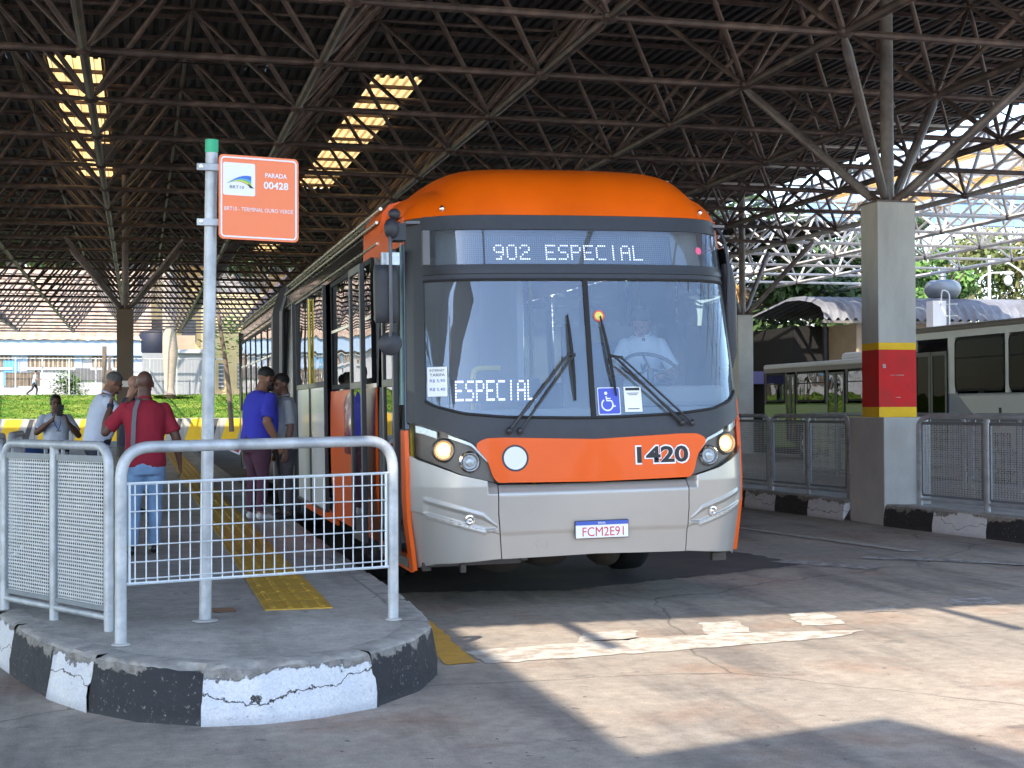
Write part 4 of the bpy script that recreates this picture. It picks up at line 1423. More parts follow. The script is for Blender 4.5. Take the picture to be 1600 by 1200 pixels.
for k in range(nw):
    u = .075+(LN-.15)*(k)/(nw-1)*1.0
    t = u/LN
    MB().tube(at(u+random.uniform(-.002,.002), .593), at(u+random.uniform(-.003,.003), 1.118+.012*t), .0038, 5).build('wire', 'wire', fr_, smooth=True)
for k in range(6):
    z = .593+.024+.088*k
    MB().tube(at(.045, z, .006), at(LN-.045, z+.006, .006), .0038, 5).build('wire', 'wire', fr_, smooth=True)
for p in (at(0, PZ), at(LN, PZ)):
    MB().lathe([(.05,0),(.046,.006),(.033,.012)], p, n=16).build('foot_ring', 'concrete_gray', fr_)

# perforated panel mesh shared by every panel barrier
def perforated(w, h, nx, ny, hole=.33):
    mb = MB()
    V, Fc = [], []
    cw, ch = w/nx, h/ny
    for j in range(ny):
        for i in range(nx):
            x0 = i*cw-w/2; z0 = j*ch
            hx, hz = cw*hole, ch*hole*1.15
            sx = cw*.5
            base = len(V)
            cx, cz = x0+cw/2+(cw*.08 if j % 2 else -cw*.08), z0+ch/2
            V += [(x0,0,z0),(x0+cw,0,z0),(x0+cw,0,z0+ch),(x0,0,z0+ch),(cx-hx,.0,cz-hz*.5),(cx+hx,.0,cz-hz*.5),(cx+hx,.0,cz+hz*.5),(cx-hx,.0,cz+hz*.5)]
            V[-4] = (cx-hx,.0,cz); V[-3] = (cx,.0,cz-hz); V[-2] = (cx+hx,.0,cz); V[-1] = (cx,.0,cz+hz)
            b = base
            Fc += [(b,b+1,b+5),(b,b+5,b+4),(b+1,b+2,b+6),(b+1,b+6,b+5),(b+2,b+3,b+7),(b+2,b+7,b+6),(b+3,b,b+4),(b+3,b+4,b+7)]
    mb.add(V, Fc)
    return mb.mesh('perforated_panel', 'perforated')
mat('perforated', (0.50, 0.52, 0.54), 0.45, 0.35, 0.12, 14)
PERF = perforated(.56, .92, 24, 38, .385)
PERF2 = perforated(.56, .92, 22, 32, .45)
def make_barrier(L_=1.26, H=1.02):
    t = thing('panel_railing', 'galvanised hoop railing with perforated sheet panels', 'railing')
    MB().path(fillet([(0,0,-.01),(0,0,H),(L_,0,H),(L_,0,-.01)], .13, 8), .027, 12).build('hoop', 'galvanised', t, smooth=50)
    MB().tube((L_/2,0,-.01), (L_/2,0,H), .026, 12).build('post', 'galvanised', t, smooth=True)
    MB().tube((0,0,.07), (L_,0,.07), .019, 10).build('bottom_rail', 'galvanised', t, smooth=True)
    for k in (0, 1):
        x0 = .035+k*L_/2; x1 = L_/2-.035+k*L_/2
        f_ = MB()
        for a, b in (((x0,.0,.12),(x0,0,H-.065)), ((x1,0,.12),(x1,0,H-.065))): f_.box(a[0]-.006, a[0]+.006, -.012, .012, a[2], b[2])
        f_.box(x0, x1, -.012, .012, .105, .13).box(x0, x1, -.012, .012, H-.09, H-.055)
        fo = f_.build('panel_frame', 'steel_grey', t)
        p = link('perforated_panel', PERF, t); p['kind'] = 'stuff'
        p.location = ((x0+x1)/2, 0, .13); p.scale = ((x1-x0)/.56, 1, (H-.09-.13)/.92)
        for q in (x0+.07, x1-.07):
            MB().box(q-.008, q+.008, -.008, .008, H-.055, H).build('clip', 'steel_grey', t)
    return t
mat('steel_grey', (0.22, 0.24, 0.26), 0.5, 0.5, 0.12, 8)
def place(o, x, y, z, ang, label, group, scale=None):
    o.location = (x, y, z); o.rotation_euler = (0, 0, ang); o['label'] = label; o['group'] = group
    if scale: o.scale = scale
proto = make_barrier()
a = Vector((-.16, 8.44)); b = Vector((-.80, 9.53))
ang = atan2(b.y-a.y, b.x-a.x)
place(proto, a.x, a.y, PZ, ang, 'perforated panel railing nearest the bus stop sign, with three posts on the kerb', 'panel railings')
spots = [(-.83, 9.62, PZ, ang+rad(-12), 'perforated panel railing at the left edge behind the nearest one', 1),
         (-1.02, 11.0, PZ, rad(91), 'panel railing half hidden along the left kerb', 1),
         (-1.0, 12.4, PZ, rad(90), 'panel railing half hidden further along the left kerb', 1)]
R0 = [(9.33,16.45), (9.40,15.2), (9.62,13.93)]
spots += [(9.78, 14.0, .275, atan2(16.55-14.0, 9.48-9.78), 'double perforated railing in front of the white and blue bus, right of the banded pillar', 2.03),
          (9.34, 18.15, .275, rad(96), 'perforated railing just left of the banded pillar', 1.62),
          (9.12, 20.25, .275, rad(96), 'perforated railing between the orange bus and the banded pillar', 1.62),
          (8.90, 22.4, .275, rad(96), 'perforated railing partly behind the front of the orange bus', 1.62),
          (12.2, 17.2, .275, rad(93), 'railing on the far side of the right platform, behind the banded pillar', 1.9),
          (12.1, 19.8, .275, rad(93), 'railing on the far side of the right platform, seen through the nearer one', 1.9),
          (12.0, 22.4, .275, rad(93), 'last railing on the far side of the right platform', 1.9),
          (12.3, 14.0, .275, rad(92), 'railing at the right frame edge on the far side of the platform', 1.9)]
for x, y, z, an, lb, sc in spots:
    c = copy_tree(proto)
    place(c, x, y, z, an, lb, 'panel railings', (sc, 1, 1.08 if sc > 1 else 1))
    if x > 5:
        for ch in c.children:
            if ch.name.startswith('perforated'): ch.data = PERF2

# ------------------------------------------------------------------ stop sign
mat('sign_orange', (0.80, 0.20, 0.075), 0.45, 0, 0.03, 3)
mat('sign_white', (0.74, 0.74, 0.78), 0.45, 0, 0.03, 3)
mat('cap_green', (0.01, 0.36, 0.17), 0.4, 0, 0.03, 3)
mat('logo_blue', (0.04, 0.13, 0.55), 0.5, 0, 0.03, 3)
mat('logo_cyan', (0.08, 0.36, 0.50), 0.5, 0, 0.03, 3)
mat('logo_green', (0.30, 0.48, 0.06), 0.5, 0, 0.03, 3)
sg = thing('bus_stop_sign', 'orange bus stop plate reading PARADA 00428 on a galvanised pole with green cap', 'sign', (.372, 8.67, PZ), world_space=True)
MB().tube((.372,8.67,PZ-.01), (.412,8.67,2.995), .036, 18).build('pole', 'galvanised', sg, smooth=50)
MB().tube((.412,8.67,2.995), (.413,8.67,3.07), .039, 18).build('pole_cap', 'cap_green', sg, smooth=50)
MB().lathe([(.075,0),(.07,.006),(.04,.012)], (.372,8.67,PZ), n=20).build('foot_patch', 'concrete_gray', sg)
sx0, sx1, sz0, sz1 = .447, .912, 2.485, 2.975
YS = 8.625
cxs, czs = (sx0+sx1)/2, (sz0+sz1)/2
SR = rad(-1.2)
def SP(u, v, o=0): return Vector((cxs+u*cos(rad(5)), YS-o+u*sin(rad(5)), czs+v+u*math.tan(SR)))
def rrect(w, h, r, n=5):
    P = []
    for cx, cy, a0 in ((w/2-r, h/2-r, 0), (-w/2+r, h/2-r, 90), (-w/2+r, -h/2+r, 180), (w/2-r, -h/2+r, 270)):
        for k in range(n+1):
            a = rad(a0+k*90/n); P.append((cx+r*cos(a), cy+r*sin(a)))
    return P
def plate(nm, w, h, r, m_, o0, o1, par, cu=0, cv=0):
    P = rrect(w, h, r); n = len(P)
    mb = MB().add([SP(cu+p[0], cv+p[1], o0) for p in P]+[SP(cu+p[0], cv+p[1], o1) for p in P], [tuple(range(n)), tuple(range(2*n-1, n-1, -1))]+[(i, (i+1)%n, n+(i+1)%n, n+i) for i in range(n)])
    return mb.build(nm, m_, par)
W_, H_ = sx1-sx0, sz1-sz0
pla = plate('plate', W_, H_, .028, 'sign_orange', -.006, .006, sg)
def pk(o): o.matrix_parent_inverse = Matrix.Identity(4); return o
def border(nm, w, h, r, t_, m_, o):
    P, Q = rrect(w, h, r), rrect(w-2*t_, h-2*t_, max(.002, r-t_)); n = len(P)
    return pk(MB().add([SP(*p, o) for p in P]+[SP(*p, o) for p in Q], [(i, (i+1)%n, n+(i+1)%n, n+i) for i in range(n)]).build(nm, m_, pla))
border('plate_border', W_-.022, H_-.022, .024, .009, 'sign_white', .0075)
pk(plate('logo_field', .186, .19, .012, 'sign_white', .0065, .0078, pla, -.115, .105))
sgf = lambda cu, cv, o=.0085: (lambda u, v: SP(cu+u, cv+v, o))
text_on('plate_lettering', 'PARADA', sgf(.10, .138), 'sign_white', pla, w=.128, h=.027, bold=.018); 
text_on('plate_lettering', '00428', sgf(.10, .080), 'sign_white', pla, w=.145, h=.043, bold=.025)
text_on('plate_lettering', 'BRT10 - TERMINAL OURO VERDE', sgf(.0, -.068), 'sign_white', pla, w=.40, h=.023, bold=0)
text_on('plate_lettering', 'BRT10', sgf(-.128, .058, .0095), 'print_black', pla, w=.082, h=.018, bold=0)
def swoosh(lo, hi, m_, o):
    n = 16; V = []
    for k in range(n+1):
        t = k/n; u = -.19+.145*t
        top = .075+.062*sin(min(1, t*1.05)*pi/2)-.012*t*t
        bot = .075+.022*sin(t*pi*.8)-.034*t**3
        V.append(SP(u, bot+(top-bot)*lo, o)); V.append(SP(u, bot+(top-bot)*hi, o))
    return pk(MB().add(V, [(2*k, 2*k+2, 2*k+3, 2*k+1) for k in range(n)]).build('logo_wave', m_, pla))
swoosh(.62, 1, 'logo_blue', .0090); swoosh(.42, .62, 'logo_cyan', .0091); swoosh(.2, .42, 'logo_green', .0092); swoosh(.06, .2, 'sticker_yellow', .0093); swoosh(0, .08, 'print_black', .0094)
V = [SP(-.065,.082,.0095), SP(-.045,.070,.0095), SP(-.028,.055,.0095), SP(-.055,.058,.0095)]
pk(MB().add(V, [(0,1,2,3)]).build('logo_wave', 'print_black', pla))
for ch in pla.children: ch.matrix_parent_inverse = Matrix.Identity(4)
for z in (2.905, 2.585):
    x = .41
    MB().box(x-.085, x+.085, 8.618, 8.632, z-.02, z+.02).build('bracket', 'galvanised', sg, bevel=.003)
    for q in (-.062, .058):
        MB().lathe([(.011,0),(.010,.008),(0,.009)], (x+q, 8.618, z), (0,-1,0), 8).build('bolt', 'chrome', sg)

# ------------------------------------------------------------------ the other buses
mat('bus_white', (0.52, 0.53, 0.55), 0.35, 0, 0.05, 1, coat=.1)
mat('bus_blue', (0.02, 0.04, 0.17), 0.3, 0, 0.05, 1, coat=.1)
mat('bus_roof', (0.17, 0.15, 0.14), 0.5, 0, 0.1, 2)
mat('bus_green', (0.13, 0.20, 0.05), 0.35, 0, 0.1, 1, coat=.1)
mat('rim_white', (0.55, 0.57, 0.6), 0.4, 0.2, 0.1, 5)
glass('bus_pane', (0.07, 0.07, 0.08), 1.07)
glass('old_pane', (0.12, 0.12, 0.12), 1.9)
def flat_bus(name, label, x, y0, y1, H, wall, roof, zbelt, ztop, wins, doors, skirt_z=.32, back=2.5, panew='bus_pane', wheels=(), post=None, head=None):
    t = thing(name, label, 'bus', (x+back/2, (y0+y1)/2, 0), world_space=True)
    MB().box(x, x+back, y0, y1, skirt_z, zbelt).build('body', wall, t, bevel=.05)
    MB().box(x+.05, x+back-.05, y0+.05, y1-.05, .6, .66).build('floor_pan', 'interior', t)
    # window band built as posts and header so that one can see through
    MB().box(x, x+back, y0, y1, ztop, H-.10).build('header', head or wall, t)
    MB().box(x-.015, x+back+.015, y0-.02, y1+.02, H-.15, H).build('roof', roof, t, bevel=.06)
    prev = y0
    for (a, b) in sorted([(w[0], w[1]) for w in wins+doors])+[(y1, y1)]:
        if a-prev > .02: MB().box(x, x+.05, prev, a, zbelt, ztop).build('window_post', post or wall, t)
        prev = b
    MB().box(x, x+back, y0, y0+.06, zbelt, ztop).build('end_wall', 'dark', t)
    MB().box(x, x+back, y1-.06, y1, zbelt, ztop).build('end_wall', wall, t)
    k = x+back-.05
    MB().box(k, k+.05, y0, y1, zbelt, zbelt+.35).build('far_wall', 'dark', t)
    MB().box(k, k+.05, y0, y1, zbelt+.80, ztop).build('far_wall', 'dark', t)
    for q in range(int((y1-y0)/1.3)): MB().box(k, k+.05, y0+.0+q*1.3, y0+.75+q*1.3, zbelt+.35, zbelt+.8).build('far_post', 'dark', t)
    MB().box(k-.03, k-.01, y0, y1, zbelt+.3, zbelt+.9).build('far_pane', panew, t)
    for q in range(int((y1-y0)/1.1)): MB().box(x+.5, x+.9, y0+.5+q*1.1, y0+.6+q*1.1, .9, zbelt+.35).build('seat', 'dark', t)
    for w in wins:
        a, b, z0, z1 = w
        P = rrect(b-a, z1-z0, .13)
        cy, cz = (a+b)/2, (z0+z1)/2
        Q = rrect(b-a-.10, z1-z0-.10, .09); n = len(P)
        fo = MB().add([(x-.012, cy+p[0], cz+p[1]) for p in P]+[(x-.016, cy+p[0], cz+p[1]) for p in Q], [(i, (i+1)%n, n+(i+1)%n, n+i) for i in range(n)]).build('window', 'black_rubber', t)
        pk(MB().add([(x-.013, cy+p[0], cz+p[1]) for p in Q], [tuple(range(n))]).build('pane', panew, fo))
        pk(MB().box(x-.02, x-.008, a+.05, b-.05, z0+(z1-z0)*.62-.015, z0+(z1-z0)*.62+.015).build('hopper_bar', 'black_rubber', fo))
    for d in doors:
        a, b, z0, z1 = d
        m_ = (a+b)/2
        for u, v in ((a, m_-.01), (m_+.01, b)):
            dd = MB()
            dd.box(x-.03, x-.005, u, u+.07, z0, z1).box(x-.03, x-.005, v-.07, v, z0, z1).box(x-.03, x-.005, u+.07, v-.07, z1-.08, z1).box(x-.03, x-.005, u+.07, v-.07, z0, z0+.08)
            fo = dd.build('door', 'black_satin', t)
            pk(MB().box(x-.02, x-.012, u+.07, v-.07, z0+.08, z1-.08).build('pane', panew, fo))
    for wy in wheels:
        R = .5
        MB().box(x-.004, x+.02, wy-.66, wy+.66, skirt_z, 1.02).build('wheel_arch', 'dark', t, bevel=.2)
        ty = MB().lathe([(R*.6,-.14),(R*.93,-.14),(R,-.07),(R,.07),(R*.93,.14),(R*.6,.14)], (x+.12, wy, R), (1,0,0), 32).build('wheel', 'tyre', t, smooth=50)
        pk(MB().lathe([(R*.6,-.14),(R*.56,-.15),(R*.50,-.02),(R*.3,.0),(R*.24,-.16),(0,-.18)], (x+.12, wy, R), (1,0,0), 24).build('rim', 'rim_white', ty, smooth=40))
    return t
wb = flat_bus('parked_bus', 'white and dark blue bus with rounded black windows standing behind the right railings', 15.5, 17.0, 28.6, 3.12, 'bus_white', 'bus_roof', 1.76, 2.86,
   [(18.2,20.0,1.80,2.84),(20.15,21.9,1.80,2.84),(22.0,23.82,1.80,2.84),(23.95,25.66,1.80,2.84)], [(25.92,27.15,.55,2.60)], wheels=(24.45, 18.9))
# blue swoosh painted on the flank
n = 20; V = []
for k in range(n+1):
    t_ = k/n; z = .34+1.42*t_
    V += [(15.494, 27.9, z), (15.494, 22.6+3.0*t_+.35*sin(pi*t_), z)]
MB().add(V, [(2*k, 2*k+1, 2*k+3, 2*k+2) for k in range(n)]).build('blue_livery', 'bus_blue', wb)
MB().box(15.49, 15.52, 27.3, 28.55, .34, 2.9).build('blue_livery', 'bus_blue', wb)
MB().box(15.488, 15.499, 23.98, 24.20, 1.22, 1.56).build('fuel_flap', 'bus_white', wb)
MB().box(15.482, 15.489, 24.06, 24.14, 1.28, 1.48).build('flap_catch', 'print_black', wb)
for y in (24.1, 26.9, 21.6):
    MB().box(15.486, 15.493, y, y+.10, 1.09, 1.17).build('reflector', 'sticker_red', wb)
    MB().box(15.486, 15.493, y-.12, y, 1.09, 1.17).build('reflector', 'sticker_white', wb)
gb = flat_bus('parked_bus', 'older green and white bus with mirror like side glass, left of the banded pillar', 18.3, 29.5, 41.0, 2.78, 'bus_green', 'bus_white', 1.62, 2.52,
   [(29.9,31.5,1.66,2.50),(31.6,33.2,1.66,2.50),(33.3,35.6,1.66,2.50),(36.9,38.7,1.66,2.50),(39.5,40.8,1.66,2.50)], [(35.75,36.75,.5,2.45),(38.8,39.4,.5,2.45)], wheels=(38.2, 31.5), panew='old_pane', post='black_satin', head='bus_roof')
MB().box(18.8, 20.2, 31, 37.0, 2.76, 3.0).build('roof_unit', 'bus_white', gb, bevel=.1)

# ------------------------------------------------------------------ kiosk, market roof and trees on the right
mat('corrugated_gray', (0.19, 0.20, 0.225), 0.6, 0.0, 0.14, 1.5, col2=(0.12, 0.12, 0.13), c2scale=.7)
mat('beige_wall', (0.38, 0.30, 0.22), 0.8, 0, 0.12, 2, 0.2, 30)
mat('purple_band', (0.10, 0.09, 0.26), 0.5, 0, 0.05, 2)
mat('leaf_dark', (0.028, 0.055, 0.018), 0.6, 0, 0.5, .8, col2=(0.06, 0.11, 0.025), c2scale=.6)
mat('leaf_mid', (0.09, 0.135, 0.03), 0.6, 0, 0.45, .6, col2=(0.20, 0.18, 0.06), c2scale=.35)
mat('leaf_bright', (0.10, 0.20, 0.035), 0.6, 0, 0.4, .8)
mat('bark', (0.16, 0.12, 0.09), 0.9, 0, 0.3, 3, 0.6, 12)
mat('palm_bark', (0.42, 0.34, 0.27), 0.85, 0, 0.18, 4, 0.4, 20, aniso=(1,1,4))
ks = thing('kiosk', 'dark open kiosk under a purple band beside the front of the orange bus', 'kiosk', (20.5, 46, 0), world_space=True)
MB().box(16.0, 21.6, 44.4, 44.6, 2.27, 2.68).build('fascia', 'purple_band', ks)
MB().box(16.0, 21.6, 44.6, 48, 2.55, 2.70).build('roof', 'dark', ks)
MB().box(16.0, 21.6, 47.9, 48.05, 0, 2.55).build('wall', 'interior', ks)
MB().box(17.0, 21.0, 45.4, 46.0, 0, 1.0).build('counter', 'steel_dark', ks)
for x in (16.1, 18.8, 21.5): MB().box(x-.05, x+.05, 44.62, 44.72, 0, 2.55).build('post', 'steel_grey', ks)

sh = thing('market_shed', 'long low shed with a grey corrugated roof behind the white bus', 'building', (27, 44, 0), world_space=True)
xs0, xs1 = 20.3, 36
cr = MB()
nn = int((xs1-xs0)/.05)
def cz(x, v):
    # rounded eaves rising to the ridge
    ph = (x/.30) % 1
    w = .075*sin(2*pi*ph)
    return w
rows_ = [(41.0, 4.18), (41.15, 4.42), (41.5, 4.66), (42.2, 4.86), (43.2, 5.0), (44.2, 5.03), (47, 4.6)]
V = []
for (y, z) in rows_:
    for i in range(nn+1):
        x = xs0+(xs1-xs0)*i/nn
        xx = x+.28*(z-4.18)
        V.append((xx, y, z+cz(x, 0)))
w_ = nn+1
cr.add(V, [(r*w_+i, r*w_+i+1, (r+1)*w_+i+1, (r+1)*w_+i) for r in range(len(rows_)-1) for i in range(nn)])
cr.build('roof', 'corrugated_gray', sh, smooth=60)
MB().box(21.7, 35.8, 41.6, 46.8, 0, 4.12).build('wall', 'beige_wall', sh)
MB().box(20.5, 21.7, 43.5, 46.8, 0, 4.12).build('wall', 'dark', sh)
MB().box(20.4, 20.5, 41.2, 41.3, 0, 4.15).build('post', 'dark', sh)
MB().box(20.25, 36, 41.0, 41.06, 4.08, 4.16).build('eaves_board', 'bus_roof', sh)
vt = MB().lathe([(.30,0),(.32,.12),(.30,.2),(.46,.28),(.58,.45),(.60,.6),(.54,.75),(.40,.84),(.12,.87),(.10,.95),(.14,1.0),(.10,1.1),(0,1.12)], (25.9, 43.6, 4.85), n=26)
tag(vt.build('roof_ventilator', 'steel_grey', None, smooth=35), 'round grey turbine ventilator standing on the corrugated shed roof', 'ventilator')
tk = thing('service_hatch', 'pale yellow cabinet with cage rungs rising beside the banded pillar', 'cabinet', (24.0, 40.0, 4), world_space=True)
MB().box(23.55, 24.0, 40.2, 40.6, 3.2, 4.75).build('cabinet_body', 'cabinet_yellow' if 'cabinet_yellow' in MATS else 'plate_white', tk)
for k in range(5):
    MB().path(fillet([(24.0,40.2,3.2+k*.36),(24.25,39.95,3.2+k*.36),(24.4,40.3,3.2+k*.36)], .15), .015, 5).build('rung', 'wire', tk)
MB().path(fillet([(24.05,40.1,3.0),(24.05,40.1,5.0),(23.8,40.1,5.1),(23.75,40.1,4.6)], .15), .02, 6).build('cage_rail', 'wire', tk)

def tree(name, label, x, y, h, crown, leafm, n, ls, trunk_r=.25, z0=0, group=None, seed=1, trunk=True, squash=.8, base=.35):
    rnd = random.Random(seed)
    t = thing(name, label, 'tree', (x, y, z0), world_space=True, group=group)
    if trunk:
        tb = MB()
        tb.path([(x, y, z0), (x+.1, y, z0+h*.25), (x-.1, y+.1, z0+h*.5), (x, y, z0+h*.75)], [trunk_r, trunk_r*.8, trunk_r*.6, trunk_r*.3], 8)
        for k in range(7):
            a = rnd.uniform(0, 2*pi); q = rnd.uniform(.3, .65)
            e = Vector((x+cos(a)*crown*.7, y+sin(a)*crown*.7, z0+h*(q+.25)))
            tb.path([(x, y, z0+h*q), Vector((x, y, z0+h*q)).lerp(e, .5)+Vector((0,0,.3)), e], [trunk_r*.4, trunk_r*.25, trunk_r*.1], 6)
        tb.build('trunk', 'bark', t, smooth=40)
    # clumps of leaves on an uneven crown
    cl = []
    for k in range(max(12, int(crown*9))):
        a = rnd.uniform(0, 2*pi); u = rnd.uniform(-1, 1); r = rnd.uniform(.45, 1)**.6
        cl.append((Vector((x+cos(a)*crown*r*sqrt(1-u*u), y+sin(a)*crown*r*sqrt(1-u*u), z0+h*(base+(1-base)*.5)+u*h*(1-base)*.5*r)), crown*rnd.uniform(.16, .34)))
    V, Fc = [], []
    for k in range(n):
        c, r = rnd.choice(cl)
        d = Vector((rnd.gauss(0,1), rnd.gauss(0,1), rnd.gauss(0,1))).normalized()*r*rnd.uniform(.55, 1.08)
        d.z *= squash
        p = c+d
        nrm = (d.normalized()+Vector((rnd.gauss(0,.6), rnd.gauss(0,.6), rnd.gauss(.3,.6)))).normalized()
        ax = nrm.orthogonal().normalized(); q = Matrix.Rotation(rnd.uniform(0, 6.28), 3, nrm)
        ax = q @ ax; ay = nrm.cross(ax)
        s_ = ls*rnd.uniform(.6, 1.3)
        b = len(V)
        V += [p-ax*s_*.5, p+ay*s_*.25, p+ax*s_*.55, p-ay*s_*.25]
        Fc.append((b, b+1, b+2, b+3))
    MB().add(V, Fc).build('crown', leafm, t, kind=None)
    return t
G1 = 'dark trees behind the bays'
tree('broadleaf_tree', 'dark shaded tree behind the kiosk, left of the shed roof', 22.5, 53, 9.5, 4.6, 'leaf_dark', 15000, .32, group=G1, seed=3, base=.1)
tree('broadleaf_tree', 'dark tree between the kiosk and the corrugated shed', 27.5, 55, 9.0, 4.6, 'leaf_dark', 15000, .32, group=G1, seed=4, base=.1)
tree('broadleaf_tree', 'small brighter tree rising behind the shed roof next to the ventilator', 29.5, 50, 7.4, 1.9, 'leaf_bright', 5000, .26, seed=5)
for k, (x, y, h, r, lb) in enumerate(((46,84,12,5.5,'sunlit tree furthest left of the row behind the shed'),(53,86,13,6,'sunlit yellow green tree in the middle of the row behind the shed'),(60,84,13.5,6,'sunlit tree behind the street lamps'),(67,86,13,6,'sunlit tree at the right frame edge behind the shed'),(40,88,10.5,5,'sunlit tree half hidden by the banded pillar'))):
    tree('broadleaf_tree', lb, x, y, h, r, 'leaf_mid', 12000, .42, group='sunlit trees beyond the terminal', seed=20+k, base=.1)
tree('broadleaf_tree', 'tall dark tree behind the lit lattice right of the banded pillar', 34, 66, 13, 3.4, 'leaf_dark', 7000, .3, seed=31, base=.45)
# dry palm tuft on the far pillar side
pt = thing('palm_tree', 'palm with a tuft of dry orange fronds behind the small pillar', 'tree', (19.6, 46.0, 0), world_space=True)
MB().path([(19.75,46.6,0),(19.8,46.6,2.5),(19.75,46.6,5.0)], [.16,.13,.12], 10).build('trunk', 'palm_bark', pt, smooth=True)
mat('dry_frond', (0.55, 0.30, 0.08), 0.7, 0, 0.4, 6)
pf = MB()
rnd = random.Random(5)
for k in range(90):
    a = rnd.uniform(0, 2*pi); r = rnd.uniform(.15, .55)
    p0 = Vector((19.75, 46.6, 5.3)); p1 = p0+Vector((cos(a)*r*.7, sin(a)*r*.7, rnd.uniform(-.1,.5))); p2 = p0+Vector((cos(a)*r, sin(a)*r, rnd.uniform(-.7,-.1)))
    w = Vector((-sin(a), cos(a), 0))*.03
    pf.add([p0-w, p0+w, p1+w, p1-w, p2], [(0,1,2,3), (3,2,4)])
pf.build('fronds', 'dry_frond', pt)

# street lamps beyond
sl = thing('street_lamp', 'tall pale street lamp with two curved arms behind the shed roof', 'street lamp', (46.3, 73, 0), world_space=True)
mat('lamp_pole', (0.6, 0.6, 0.58), 0.5, 0.1, 0.05, 3)
MB().tube((46.3,73,0), (46.3,73,10.0), .12, 10, .08).build('pole', 'lamp_pole', sl, smooth=True)
MB().path([(46.3,73,9.5),(46.9,73,9.7),(47.6,73,9.55),(48.3,72.9,9.1),(48.9,72.9,8.3)], .055, 8).build('arm', 'lamp_pole', sl, smooth=True)
MB().path([(44.9,73,7.6),(45.2,73,8.1),(45.6,73,8.65),(46.3,73,9.0),(47.3,73,9.05)], .05, 8).build('arm', 'lamp_pole', sl, smooth=True)
for q in ((46.75,9.62,.36,.14),(47.5,9.02,.34,.12)):
    MB().sph((q[0],73,q[1]), q[2],.2,q[3]).build('lamp_head', 'lamp_pole', sl, smooth=True)
MB().sph((47.5,73,8.6), .24,.22,.3).build('lamp_globe', 'lamp_pole', sl, smooth=True)

# distant pale building top through the lattice
mat('blue_cladding', (0.20, 0.33, 0.55), 0.5, 0, 0.08, 1)
nb = thing('warehouse', 'pale blue clad upper storey seen through the lattice right of the banded pillar', 'building', (40, 62, 0), world_space=True)
for k in range(6): MB().box(31+k*2.2, 33.17+k*2.2, 64, 64.4, 10.4, 12.1).build('panel', 'blue_cladding', nb)
for z in (10.95, 11.5): MB().box(31, 44.2, 63.95, 64.0, z-.03, z+.03).build('rail', 'steel_dark', nb)
for x in (31.2, 44.0): MB().box(x-.15, x+.15, 64.4, 64.7, 0, 10.5).build('post', 'truss_pale', nb)

# ------------------------------------------------------------------ left background
mat('bld_white', (0.50, 0.52, 0.55), 0.8, 0, 0.06, 1.5, 0.2, 10, col2=(0.38, 0.39, 0.42), c2scale=.6)
mat('bld_blue', (0.38, 0.50, 0.68), 0.7, 0, 0.1, 2)
mat('door_blue', (0.10, 0.32, 0.55), 0.6, 0, 0.1, 3)
mat('board_brown', (0.16, 0.12, 0.09), 0.8, 0, 0.3, 4)
mat('board_gray', (0.13, 0.13, 0.14), 0.8, 0, 0.15, 4)
mat('wall_gray', (0.27, 0.28, 0.30), 0.8, 0, 0.08, 2)
mat('wall_yellow', (0.62, 0.46, 0.22), 0.8, 0, 0.08, 2)
mat('roof_tile', (0.34, 0.22, 0.15), 0.8, 0, 0.25, 3, col2=(0.46, 0.36, 0.26), c2scale=2)
mat('tank_blue', (0.004, 0.007, 0.022), 0.6, 0, 0.1, 2)
# barrier of striped concrete blocks
mat('barrier_yellow', (0.80, 0.50, 0.02), 0.6, 0, 0.08, 2)
mat('barrier_dark', (0.06, 0.06, 0.065), 0.6, 0, 0.1, 2)
for k in range(14):
    x0 = -12.6+k*1.62
    t = thing('striped_barrier', 'low concrete barrier block with slanting yellow stripe below the grass bank', 'barrier', (x0, 69, 0), group='striped barrier blocks along the far road')
    bb = MB()
    bb.add([(0,-.3,0),(1.6,-.3,0),(1.6,.3,0),(0,.3,0),(0,-.14,1.12),(1.6,-.14,1.12),(1.6,.14,1.12),(0,.14,1.12)], [(3,2,1,0),(4,5,6,7),(0,1,5,4),(1,2,6,5),(2,3,7,6),(3,0,4,7)])
    bb.build('block', 'concrete_gray', t)
    for (a, w, m_) in ((.04, .72, 'barrier_yellow'), (1.06, .26, 'barrier_dark')):
        V = [(min(1.59, u), -.3+.16*z/1.12-.006, z) for (u, z) in ((a,0.05),(a+w,.05),(a+w+.34,1.1),(a+.34,1.1))]
        MB().add(V, [(0,1,2,3)]).build('stripe', m_, t)
# grass bank
def bank(u, v):
    x = -60+v*0+u*78; y = 69.7+v*17
    z = .55+1.75*min(1, max(0, (y-70)/13))**.9
    return (x, y, z+.06*noise.noise(Vector((x*.7, y*.7, 0)))+.03*noise.noise(Vector((x*3, y*3, 0))))
bkm = MB().grid(bank, 150, 40)
structure(bkm.build('grass_bank', 'grass', smooth=60))
gr = MB()
rnd = random.Random(11)
V, Fc = [], []
for k in range(26000):
    u = rnd.uniform(.62, .86); v = rnd.uniform(0, .95)
    p = Vector(bank(u, v)); a = rnd.uniform(0, pi); h = rnd.uniform(.03, .09)
    w = Vector((cos(a), sin(a), 0))*rnd.uniform(.02, .05); l = Vector((rnd.gauss(0,.05), rnd.gauss(0,.05), h))
    b = len(V); V += [p-w, p+w, p+l]; Fc.append((b, b+1, b+2))
tag(MB().add(V, Fc).build('grass', 'grass'), 'short bright green grass on the far bank', 'grass', kind='stuff')
structure(MB().box(-60, 18, 86, 130, 2.0, 2.32).build('upper_ground', 'beige_wall'))
structure(MB().box(18.0, 90, 70, 71, 0, 1.2).build('far_wall', 'wall_gray')) 

